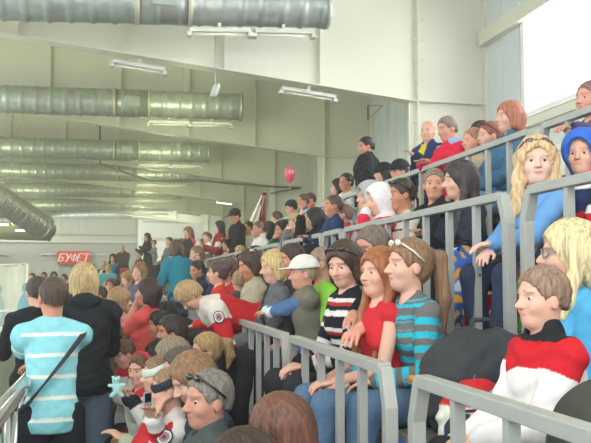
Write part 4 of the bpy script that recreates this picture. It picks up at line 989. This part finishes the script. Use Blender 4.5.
P('woman in hot pink and black jacket with white striped trousers', 188, 227, X=1.55, row=3, pose='stand', yaw=205, hyaw=215, hpitch=10, h=.24, lean=2, floor=-.50, female=True, hair=('long', '8a5f48', .12), top=('jacket', 'e83e8c', .03), pattern=lambda u, sb, q: np.where((q[:, 0] < .03)[:, None], C('ee4694'), C('3a3236')), legs='c9ced0', hands=('hold', 'hold'))

# ================================================================ top row
P('woman with copper red bobbed hair in a blue denim jacket leaning forward', 509, 102, X=2.98, row=4, yaw=184, hyaw=180, h=.245, lean=3, female=True, hair=('bob', 'b0705c'), top=('jacket', '4a7494', .026), legs='7a94b4', hands=('knee', 'knee'))
P('woman with red hair and sunglasses in light blue top, top row', 489, 122, X=3.0, row=4, yaw=186, hyaw=184, hpitch=4, h=.235, lean=12, female=True, hair=('short', 'a06452'), top=('long', '5fa8d4', .018), legs='4c6a94', hands=('lap', 'lap'), extra=(('sunglasses', '4a3430'),))
P('dark haired man in profile next to the red haired women', 480, 121, X=3.2, row=4, yaw=186, hyaw=186, hpitch=4, h=.235, lean=12, skin='pink', hair=('short', '332c2e'), top=('long', '9aa8b0', .018), legs='4a5468')
P('person in beige shirt at the end of the top row, leaning forward', 473, 128, X=2.92, row=4, yaw=186, hyaw=188, hpitch=6, h=.225, lean=12, skin='pink', hair=('crop', 'a87c68'), top=('long', 'b5a890', .018), legs='8a8270')
P('boy in red jacket with pale blue hood clapping at the upper fence', 447, 117, X=2.80, row=4, pose='stand', yaw=192, hyaw=196, hpitch=12, h=.215, lean=6, skin='pink', hair=('short', '8a7a74'), top=('hood', 'd6304a', .024), pattern=lambda u, sb, q: np.where(((sb == 0) & (q[:, 2] > .44) & (q[:, 0] < .06))[:, None], C('8db4e0'), C('d6304a')), legs='3f4a5c', hands=('front', 'front'))
P('small boy with shaved fair head in navy jacket and yellow collar', 428, 121, X=2.78, row=4, pose='stand', yaw=205, hyaw=222, h=.20, lean=3, skin='fair', hair=('bald', 'c8a084'), top=('jacket', '2a4468', .024), pattern=blocks('2b446c', sleeve='22304c', front='d8c040'), legs='3a4250', hands=('hold', 'side'))
P('man standing in a long black coat, back half turned', 366, 137, X=3.0, row=4, pose='stand', yaw=150, hyaw=186, hpitch=6, h=.235, lean=4, skin='tan', hair=('short', '2a2624'), top=('jacket', '26282e', .045), legs='23252b', hands=('side', 'side'), fat=1.2)
P('person wearing a black knitted hat and glasses near the white column', 399, 161, X=3.0, row=4, yaw=190, hyaw=196, h=.23, lean=8, floor=-.05, skin='pink', hair=('short', '3a302c'), top=('jacket', '8a8a80', .022), legs='4a4f58', extra=(('beanie', '25262c'), ('glasses', '6a6660')))
P('person in a black hood close behind the man standing in black', 383, 164, X=3.05, row=4, yaw=182, hyaw=178, h=.235, lean=6, hair=('bob', '202024'), top=('jacket', 'b4b6b0', .024), legs='3a3d42', extra=(('beanie', '1f2024'),))
P('man with dark hair and pale shirt, face towards the camera by the black coat', 346, 173, X=2.86, row=4, yaw=198, hyaw=212, h=.235, lean=4, skin='tan', hair=('short', '30282a'), top=('long', 'cfd2d0', .018), legs='3a3d42', hands=('side', 'front'))
P('woman with black hair and red scarf left of the dark haired man', 338, 179, X=2.95, row=4, yaw=190, hyaw=170, h=.23, lean=4, female=True, hair=('long', '241f22', .1), top=('jacket', 'a83040', .022), legs='3a3d42')
P('person in navy cap and red jacket left of the white column', 291, 201, X=2.90, row=4, yaw=184, hyaw=175, hpitch=8, h=.23, lean=8, hair=('short', '33363c'), top=('jacket', 'b83040', .024), legs='3a3d42', extra=(('capback', '2b3548'),))
P('brown haired spectator with blue collar, between the navy cap and the column', 303, 194, X=2.84, row=4, yaw=186, hyaw=195, h=.225, lean=4, skin='tan', hair=('short', '5a4438'), top=('jacket', '3c5a84', .022), legs='3a3d42')
P('spectator with orange collar right beside the white column', 310, 193, X=3.15, row=4, yaw=188, hyaw=200, h=.225, lean=4, skin='tan', hair=('short', '4a3a34'), top=('jacket', 'c8583c', .022), legs='3a3d42')
P('brown haired head just above the upper fence, left of the navy cap', 276, 212, X=2.9, row=4, yaw=184, hyaw=160, h=.225, lean=8, hair=('fluffy', '5a443c'), top=('jacket', '4a4448', .022), legs='3a3d42')
P('person in dark top gripping the highest fence at the right frame edge', 590, 81, X=2.98, row=4, yaw=184, hyaw=192, h=.24, lean=10, female=True, skin='pink', hair=('short', '8a6a64'), top=('long', '584c70', .018), legs='4a4464', hands=(W_(568, 128, 2.6), W_(572, 126, 2.6)))

# ================================================================ far spectators one can single out
P('woman in black with long hair standing highest in the far seats, holding a child', 147, 233, D=25, row=3, pose='stand', floor=-.32, yaw=200, hyaw=215, h=.235, female=True, hair=('long', '2a2220', .1), top=('jacket', '22252a', .03), legs='2c3442', hands=('hold', 'front'))
P('toddler in grey carried beside the long haired woman in black', 154, 240, D=24.6, row=3, pose='stand', floor=.42, s=.55, yaw=210, hyaw=230, h=.2, hair=('short', '4a342a'), top=('long', '8c9094', .02), legs='7c8288', hands=('front', 'front'))
P('bald looking person in brown jacket and bright pink trousers at the far end', 123, 245, D=27, row=3, pose='sit', floor=-.36, yaw=235, hyaw=245, h=.22, skin='pink', hair=('bald', 'b08c78'), top=('jacket', '4a3a34', .024), legs='d8407c')
P('far person with black curly hair, green shirt under blue jacket', 113, 254, D=24, row=2, floor=-.62, yaw=240, hyaw=250, h=.25, female=True, hair=('wavy', '1f1d1f', .08), top=('jacket', '3a6aa8', .022), pattern=blocks('3c6cac', sleeve='2c3444', front='5cb03c'), legs='2c3038')
P('far fair haired person in black and white vest', 103, 260, D=23, row=2, floor=-.9, yaw=235, hyaw=240, h=.24, hair=('short', 'c8ac80'), top=('long', 'dcdcd8', .02), pattern=blocks('24262a', sleeve='dcdcd8', front='dcdcd8'), legs='2c3038')
P('far blond child in turquoise top in front of the black and white vest', 108, 264, D=21, row=1, floor=-1.02, yaw=240, hyaw=250, h=.21, hair=('short', 'a88458'), top=('long', '4aa8c0', .02), legs='2c3038')
P('far person in cream top with brown hair, right of the red sign', 92, 264, D=22, row=1, pose='stand', floor=-1.35, yaw=250, hyaw=250, h=.235, female=True, hair=('mid', '5a3a2c'), top=('long', 'd8ccc0', .02), legs='3a3a44')
P('far person in maroon jacket below the woman in black', 139, 250, D=22, row=3, floor=-.52, yaw=190, hyaw=200, h=.235, hair=('short', '2a2224'), top=('jacket', '6c2432', .03), legs='2c3038')
P('far spectator with dark hair and grey coat left of the pink jacket', 169, 237, D=20, row=4, floor=-.24, yaw=200, hyaw=220, h=.23, hair=('short', '3a302c'), top=('jacket', '6a6e70', .024), legs='2c3038')
P('small far child in pale pink sitting left of the pink jacket', 175, 241, D=19.5, row=4, floor=-.2, yaw=210, hyaw=230, h=.21, hair=('short', '8a6a50'), top=('long', 'd8a8a4', .02), legs='8c8c90')
P('far brown haired spectator in beige directly beside the pink jacket', 181, 239, D=21, row=4, floor=-.3, yaw=200, hyaw=215, h=.225, skin='tan', hair=('fluffy', '6a4a3c'), top=('jacket', 'b0a48c', .024), legs='2c3038')
P('far blonde woman in salmon top under the pink jacket', 197, 246, D=15, row=3, floor=-.6, yaw=200, hyaw=200, h=.235, female=True, hair=('fluffy', 'c0a67c'), top=('long', 'd87870', .022), legs='3a3a44')
P('tiny child in white held up between pink jacket and maroon jersey', 208, 233, D=17, row=4, floor=.02, s=.6, yaw=200, hyaw=200, h=.19, hair=('short', '7a4a34'), top=('long', 'e4e4e4', .02), legs='8c8c90')
for i, (x, y, D, hc_, tc, st_, lab) in enumerate(((32, 273, 20, '1f1d1e', '30343a', 'short', 'far person in dark clothes right beside the banner frame'), (44, 272, 21, '3a2c26', 'a89c94', 'short', 'far person in grey above the striped boy, third from the banner'), (54, 272, 22, '1d1a1a', '282a30', 'fluffy', 'far person with bushy black hair above the striped boy'),
        (64, 274, 20, '2a2020', 'c83038', 'short', 'far person in red top between striped boy and streaked blonde'), (71, 276, 21, '241f20', '3a4048', 'short', 'far dark haired person directly left of the streaked blonde'), (38, 276, 18.5, '4a3a30', 'c07868', 'short', 'far person in dull pink low beside the banner frame'))):
    P(lab, x, y, D=D, row=1, pose='stand', yaw=250 + 12 * (i % 3), h=.235, skin='tan' if i % 2 else 'fair', hair=(st_, hc_), top=('long', tc, .02), legs='2c3038', hands=('front', 'side'))

# ================================================================ the far crowd in rows
HAIRC = [('black', '1f1c1d'), ('dark brown', '3a2b24'), ('brown', '5f4535'), ('light brown', '8a6a4a'), ('blonde', 'bfa070'), ('grey', '807c78')]
TOPC = [('black', '222428'), ('red', 'b8303a'), ('white', 'd8d8d4'), ('navy', '2a3a5c'), ('grey', '7a7c7e'), ('olive', '6a6a4c'), ('blue', '4a78b0'), ('maroon', '702a34'), ('beige', 'b4a688'), ('pink', 'd87890'), ('green', '3a7a54'), ('brown', '5c463a'), ('turquoise', '3c9aa8'), ('orange', 'c8643c'), ('lilac', '8c80a8')]
ROWN = {1: 'far along the lowest row', 2: 'far along the second row', 3: 'far along the third row', 4: 'far along the top row', 0: 'standing on the far walkway'}
def proj(p):
    p = Vector(p); d = p.dot(_f); return IW / 2 + FPX * p.dot(_r) / d, IH / 2 - FPX * p.dot(_u) / d
rnd = random.Random(11)
taken = [(d['w'](d['hc']), d) for _, d in PEOPLE]
N0 = len(taken); combos = [(a, b) for a in HAIRC for b in TOPC]
for row, X, y0, y1, step, dens, zt_ in ((1, .42, 8.2, 38, .60, .95, -.44), (0, -.10, 8.4, 36, 1.1, .8, -.02), (2, 1.26, 7.9, 38, .60, .97, .20), (3, 2.08, 11.2, 38, .62, .88, .76), (4, 2.92, 16.5, 36, .9, .4, 1.32)):
    y = y0; pool = combos[:]; rnd.shuffle(pool)
    while y < y1:
        y += step * rnd.uniform(.85, 1.3)
        xx = X + rnd.uniform(-.08, .12); kid = rnd.random() < .3; h = .21 if kid else .235; st_ = rnd.random() < .12 and row in (2, 3) and y > 13
        zt2 = zt_ - (.18 if kid else 0) + rnd.uniform(-.05, .05)
        pose = 'stand' if row == 0 or st_ else 'sit'
        if row == 0: xx = rnd.uniform(-.45, .12); zt2 = rnd.uniform(-.12, .05) - (.35 if kid else 0)
        elif st_: zt2 += .36
        p = np.array([xx, y, zt2])
        if any(math.hypot(q[0] - xx, q[1] - y) < .46 and abs(q[2] - zt2) < .5 for q, _ in taken): continue
        if rnd.random() > dens: continue
        a, b = proj(p)
        if any(abs(proj(q)[0] - a) < 5 and -4 < b - proj(q)[1] < 5 and q[1] > y for q, _ in taken[:N0]): continue
        (hn, hcv), (tn, tcv) = pool.pop()
        hst = rnd.choice(['short', 'short', 'crop', 'fluffy', 'bob', 'long', 'mid'])
        hd = {'short': 'short', 'crop': 'cropped', 'fluffy': 'tousled', 'bob': 'bobbed', 'long': 'long', 'mid': 'chin length'}[hst]
        lab = '%s, %s %s hair, %s %s, %s %s' % ('child' if kid else 'spectator', hd, hn, tn, 'top' if kid else 'jacket', '' if row == 0 else ('standing' if st_ else 'seated'), ROWN[row])
        lab = ' '.join(lab.split())
        n0 = len(taken)
        P(lab, a, b, D=float(np.dot(p, np.array(_f))), row=max(row, 1), pose=pose, yaw=rnd.uniform(176, 205), hyaw=rnd.uniform(165, 235), hpitch=rnd.uniform(-2, 18), h=h, lean=rnd.uniform(2, 12),
          female=hst in ('bob', 'long', 'mid'), skin=rnd.choice(['fair', 'pink', 'tan', 'tan', 'ruddy']), hair=(hst, hcv, .16), top=(rnd.choice(['long', 'jacket']), tcv, .022), legs=rnd.choice(['2b3a55', '30343c', '5c7090', '7c7466']), hands=rnd.choice([('lap', 'lap'), ('front', 'lap'), ('lap', 'chin'), ('front', 'front')]))
        taken.append((PEOPLE[-1][1]['w'](PEOPLE[-1][1]['hc']), PEOPLE[-1][1]))
print('PEOPLE', len(PEOPLE))
# ================================================================ haze in the hall air
hm = bpy.data.materials.new('haze_air'); hm.use_nodes = True; nt = hm.node_tree; nt.nodes.clear()
vs = nt.nodes.new('ShaderNodeVolumeScatter'); vs.inputs['Density'].default_value = .014; vs.inputs['Anisotropy'].default_value = .5
on = nt.nodes.new('ShaderNodeOutputMaterial'); nt.links.new(vs.outputs[0], on.inputs['Volume'])
hz_ = MB().box((-21.5, -3.5, -2.1), (WALLX - .02, YE + .1, 8)).build('haze', hm); hz_['kind'] = 'stuff'

# ================================================================ balloon, flag, bags and small things
def blob(name, fn, c, r, vx, m, parent, M=None, **kw):
    F_ = Field(*[axis(c[i] - r[i], c[i] + r[i], vx) for i in range(3)]); fn(F_); return sdf_obj(F_, name, m, parent, **kw)
c_ = Vector(ray(290, 174) * 14.2)
o = empty('balloon', tuple(c_)); tag(o, 'pink balloon with a white emblem floating over the upper fence', 'balloon')
m = MB(); n_, k_ = 20, 14
for i in range(k_ + 1):
    a = math.pi * i / k_; rr = .105 * math.sin(a) * (1 - .12 * (1 - math.cos(a)) / 2 * 1.6)
    for j in range(n_):
        t_ = 2 * math.pi * j / n_; m.v.append((rr * math.cos(t_), rr * math.sin(t_), .125 * math.cos(a) - .01 * (1 - math.cos(a))))
for i in range(k_):
    for j in range(n_): q = (j + 1) % n_; m.f.append([i * n_ + j, (i + 1) * n_ + j, (i + 1) * n_ + q, i * n_ + q])
bs_ = m.build('balloon_skin', mat('balloon_pink', 'dc4a72', .25, spec=.6, var=.03), o, True)
MB().tube([(0, 0, -.145), (0, 0, -.17)], [.008, .02], 10).build('knot', mat('balloon_pink', 'dc4a72', .25, spec=.6, var=.03), bs_, True)
MB().tube([(0, 0, -.16), (.01, 0, -.4), (-.01, .02, -.7), (.02, .0, -1.3)], .003, 5).build('string', mat('string', 'd8d4cc', .6), o)
MB().tube([(.045 * math.cos(a), -.104 + .012 * abs(math.cos(a)), .03 + .03 * math.sin(a)) for a in np.linspace(0, 2 * math.pi, 17)], .006, 6, cap=False).tube([(-.03, -.107, .03), (.03, -.107, .03)], .006, 6).build('emblem', mat('emblem_white', 'f0d4dc', .5, kind='flat'), o)
# flag
a = Vector(ray(258, 233) * 15.6); o = empty('flag', tuple(a)); tag(o, 'furled dark red and white flag leaning against the wall columns', 'flag')
MB().tube([(.10, 0, -.35), (.155, .03, .80)], .011, 8).build('flag_pole', mat('flag_pole', 'cfcabd', .5), o, True)
for nm_, cc, x0, x1, zt2 in (('red_cloth', '8c1f33', -.06, .165, .78), ('white_cloth', 'e2ddd4', -.26, .04, .72)):
    m = MB(); nu, nv = 16, 14
    for i in range(nv + 1):
        v = i / nv; z = -.35 + (zt2 + .35) * (1 - v); w0 = (.3 + .9 * v)
        for j in range(nu + 1):
            u = j / nu; xr = .155 - (.155 - x0 if nm_ == 'white_cloth' else 0) * v * .55
            x = xr + (x0 - x1) * u * w0 * (1.0 if nm_ == 'red_cloth' else 1.0); m.v.append((x, .04 * math.sin(u * 13 + v * 2) * w0, z))
    for i in range(nv):
        for j in range(nu): b0 = i * (nu + 1) + j; m.f.append((b0, b0 + 1, b0 + nu + 2, b0 + nu + 1))
    q = m.build(nm_, mat(nm_, cc, .8, kind='cloth'), o, True); q.modifiers.new('s', 'SOLIDIFY').thickness = .012
def bag(label, p, size, col, name='bag', kind='pack', rz=0, band=None, strap=True, mark=None, pattern=None):
    """soft rounded bag standing at p (centre of its underside)"""
    o = empty(name, p, rz); tag(o, label, 'bag'); w_, d_, h_ = size
    def f(F_):
        if kind == 'pack':
            F_.ell((0, 0, h_ * .42), (w_ * .50, d_ * .50, h_ * .46), k=.03); F_.ell((-w_ * .2, 0, h_ * .5), (w_ * .32, d_ * .46, h_ * .46), k=.05); F_.ell((w_ * .2, 0, h_ * .45), (w_ * .34, d_ * .46, h_ * .48), k=.05)
            F_.ell((0, 0, h_ * .5), (w_ * .46, d_ * .44, h_ * .48), k=.06); F_.ell((0, -d_ * .36, h_ * .34), (w_ * .30, d_ * .24, h_ * .24), k=.008); F_.cone((-w_ * .36, -d_ * .1, h_ * .8), (w_ * .36, -d_ * .1, h_ * .8), .03, .03, k=.012)
        else:
            F_.cone((-w_ * .36, 0, h_ * .12), (-w_ * .30, 0, h_ * .84), d_ * .45, d_ * .3, k=.05); F_.cone((w_ * .36, 0, h_ * .12), (w_ * .30, 0, h_ * .84), d_ * .45, d_ * .3, k=.05)
            F_.cone((-w_ * .3, 0, h_ * .3), (w_ * .3, 0, h_ * .3), d_ * .5, d_ * .5, k=.06); F_.cone((-w_ * .3, 0, h_ * .7), (w_ * .3, 0, h_ * .7), d_ * .36, d_ * .36, k=.06)
            F_.ell((0, 0, h_ * .5), (w_ * .45, d_ * .42, h_ * .46), k=.05)
        F_.plane((0, 0, .004), (0, 0, -1), k=.01)
        F_.disp(lambda P_: .008 * np.sin(P_[..., 0] * 42 + 2 * np.sin(P_[..., 2] * 25)) * np.sin(P_[..., 2] * 38 + P_[..., 1] * 20))
    mm = mat('bag_fabric', col, .75, kind='attr' if pattern else 'cloth', scale=1.4)
    blob('bag_body', f, (0, 0, h_ / 2), (w_ * .75 + .05, d_ * .75 + .05, h_ * .75 + .04), .009, mm, o, pattern=pattern)
    if kind == 'pack':
        MB().tube([(w_ * .30 * math.cos(a), -d_ * (.33 + .10 * abs(math.cos(a))), h_ * .50 + h_ * .27 * math.sin(a)) for a in np.linspace(.15, math.pi - .15, 17)], .006, 6).build('zip', mat('zip', '6c6e70', .4, metal=.3), o, True)
        MB().tube([(-w_ * .28, -d_ * .52, h_ * .30), (0, -d_ * .60, h_ * .36), (w_ * .28, -d_ * .52, h_ * .30)], .005, 6).build('pocket_zip', mat('zip', '6c6e70', .4, metal=.3), o, True)
        MB().tube([(-.06, -.0, h_ * .93), (-.04, 0, h_ * 1.06), (.04, 0, h_ * 1.06), (.06, 0, h_ * .93)], .011, 8).build('handle', mm if not pattern else mat('h', '333333'), o, True)
        MB().box((w_ * .18, -d_ * .58, h_ * .30), (w_ * .2, -d_ * .55, h_ * .5)).build('zip_pull', mat('zip_pull', 'c8cac8', .4), o)
    else:
        for s_ in (-1, 1): MB().tube([(-w_ * .22, s_ * d_ * .3, h_ * .85), (-w_ * .15, s_ * d_ * .2, h_ * 1.02), (w_ * .15, s_ * d_ * .2, h_ * 1.02), (w_ * .22, s_ * d_ * .3, h_ * .85)], .008, 6).build('handle', mat('bag_handle', col if not pattern else '30344a', .7, kind='cloth'), o, True)
    if mark:
        for (x0, z0, x1, z1, cc) in mark: MB().tube([(x0 * w_, -d_ * .56, z0 * h_), (x1 * w_, -d_ * .56, z1 * h_)], .012, 6).build('bag_print', mat('bag_print', cc, .6, kind='flat'), o, True)
    return o
def at(x, y, D): return Vector(ray(x, y) * D)
p = at(455, 398, 3.25); bag('big black backpack on the bench beside the woman in turquoise stripes', (1.47, p.y + .05, -.65), (.52, .34, .46), '3c3e42', 'backpack', rz=.2)
bag('dark rounded backpack behind the nearest fence in the lower right corner', (1.24, 1.90, -.65), (.30, .24, .40), '45453f', 'backpack', rz=.4)
bag('red sports bag with white marks behind the middle fence', (1.98, 4.05, -.49), (.24, .2, .40), 'c22834', kind='tote', mark=[(-.3, .75, .1, .95, 'e8e8e8'), (-.1, .7, .25, .82, '26262a')], rz=-.2)
def floral(V):
    v = np.sin(V[:, 0] * 60 + 2 * np.sin(V[:, 2] * 30)) + np.sin(V[:, 2] * 52 + 3 * np.sin(V[:, 0] * 33)); out = np.tile(C('3a6cc0'), (len(V), 1)); out[v > .5] = C('e0a838'); out[v < -.9] = C('c8d8e8'); return out
def floral2(V):
    v = np.sin(V[:, 0] * 50 + 2 * np.sin(V[:, 2] * 30)) + np.sin(V[:, 2] * 45 + 3 * np.sin(V[:, 0] * 33)); out = np.tile(C('6a9a58'), (len(V), 1)); out[v > .3] = C('c83c34'); return out
bag('blue and yellow flower printed carrier bag between the woman in cardigan and fence', (1.98, 4.42, -.30), (.20, .14, .52), '3a6cc0', kind='tote', pattern=floral, rz=-.2)
bag('pale pink paper bag beside the red sports bag', (1.93, 3.72, -.49), (.15, .10, .34), 'e4a8ac', kind='tote', rz=-.1)
bag('green and red floral gift bag at the middle fence end', (1.9, 3.50, -.49), (.10, .10, .60), '6a9a58', kind='tote', pattern=floral2)
bag('blue carrier bag on the floor under the striped woman', (1.22, 3.30, -1.07), (.3, .2, .38), '2c62b8', kind='tote')
def strp(V): v = (V[:, 0] * 28 + .5 * np.sin(V[:, 2] * 20)) % 1; out = np.tile(C('dfe6d0'), (len(V), 1)); out[v < .35] = C('36507c'); out[(v >= .35) & (v < .65)] = C('b8c83c'); return out
bag('striped blue, green and white bag in front of the boy in track jacket', (1.18, 2.55, -1.07), (.22, .2, .62), 'dfe6d0', kind='tote', pattern=strp, rz=.2)
# folded clothes
def cloth_heap(label, p, size, col, name='folded_jacket', rz=0, pattern=None, cat='jacket'):
    w_, d_, h_ = size; o = None
    def f(F_):
        for i, (a, b, c, r) in enumerate(((-.2, 0, .35, .5), (.2, .1, .4, .5), (0, -.15, .6, .42), (.1, .1, .25, .6))): F_.ell((a * w_, b * d_, c * h_), (r * w_, r * d_, r * h_ * .75), k=.05)
        F_.plane((0, 0, .004), (0, 0, -1), k=.01); F_.disp(lambda P_: .009 * np.sin(P_[..., 0] * 38 + 4 * np.sin(P_[..., 2] * 22)) * np.sin(P_[..., 2] * 40 + P_[..., 1] * 28))
    o = blob(name, f, (0, 0, h_ / 2), (w_, d_, h_), .009, mat('heap_cloth', col, .85, kind='attr' if pattern else 'cloth'), None, pattern=pattern); o.location = p; o.rotation_euler = (0, 0, rz); return tag(o, label, cat)
cloth_heap('white and red garment bundled between black backpack and boy in track jacket', (1.35, 2.93, -.64), (.22, .16, .30), 'e6e6dc', pattern=lambda V: np.where((V[:, 2] > .17)[:, None], C('cc2a32'), C('e4e4d8')))
cloth_heap('grey jacket folded beside the woman with ponytail', (1.62, 3.62, -.65), (.22, .2, .18), '6e6e70')
cloth_heap('dull pink cloth held in front of the blue hooded child', tuple(Vector((2.12, 3.52, .18))), (.16, .10, .12), 'b06a72', name='scarf', cat='scarf')
# plush toy
q_ = at(117, 388, 4.75); o = empty('plush_toy', tuple(q_)); tag(o, 'light blue plush toy held by the boy with earmuff band', 'toy'); o.scale = (.78, .78, .78); tm = mat('plush', 'a8dcdc', .9, kind='cloth')
def toy(F_):
    F_.ell((0, 0, .0), (.032, .026, .04), k=.012); F_.ell((-.01, 0, .055), (.028, .026, .026), k=.01)
    for s_ in (-1, 1): F_.cone((0, 0, .015), (s_ * .055, 0, .02), .016, .013, k=.01); F_.cone((0, 0, -.02), (s_ * .04, 0, -.055), .018, .015, k=.01); F_.ell((-.01 + s_ * .022, 0, .08), (.011, .008, .011), k=.004)
pb_ = blob('plush_body', toy, (0, 0, 0), (.11, .06, .13), .005, tm, o)
for s_ in (-1, 1): MB().sphere((-.01 + s_ * .01, -.027, .06), .004).build('toy_eye', mat('toy_eye', '20242a', .3, kind='flat'), pb_, True)
# phone held by the headband child, snack pack
d = [d for l_, d in PEOPLE if l_.startswith('child with navy headband')][0]
for q, nm_, lab in (('r', 'phone', 'small silver phone in the hands of the headband child'),):
    pc = Vector(d['w'](d['ha'][q] + d['fd'][q] * .085 * d['s'])); o = empty('mobile_phone', tuple(pc + Vector((-.01, -.02, .035))), .5); tag(o, lab, 'phone')
    ph_ = MB().box((-.022, -.005, -.02), (.022, .005, .05)).build('phone_body', mat('phone', 'b8bcc0', .25, metal=.5), o, bevel=.004)
    MB().box((-.018, -.0065, .0), (.018, -.005, .044)).build('phone_screen', mat('phone_screen', '20262c', .1, kind='flat'), ph_)
q_ = at(415, 381, 3.45); o = empty('snack_packet', (1.28, q_.y, -.44)); tag(o, 'small yellow and orange snack packet on the knees near the black backpack', 'packet')
MB().prism([(-.05, 0), (.05, .005), (.055, .035), (-.05, .04)], 1, -.035, .035).build('packet_body', mat('packet', 'e0b030', .35, var=.2), o, bevel=.006)
MB().box((-.07, -.036, .016), (-.05, .036, .024)).build('packet_seal', mat('packet_seal', 'd86a30', .35), o)
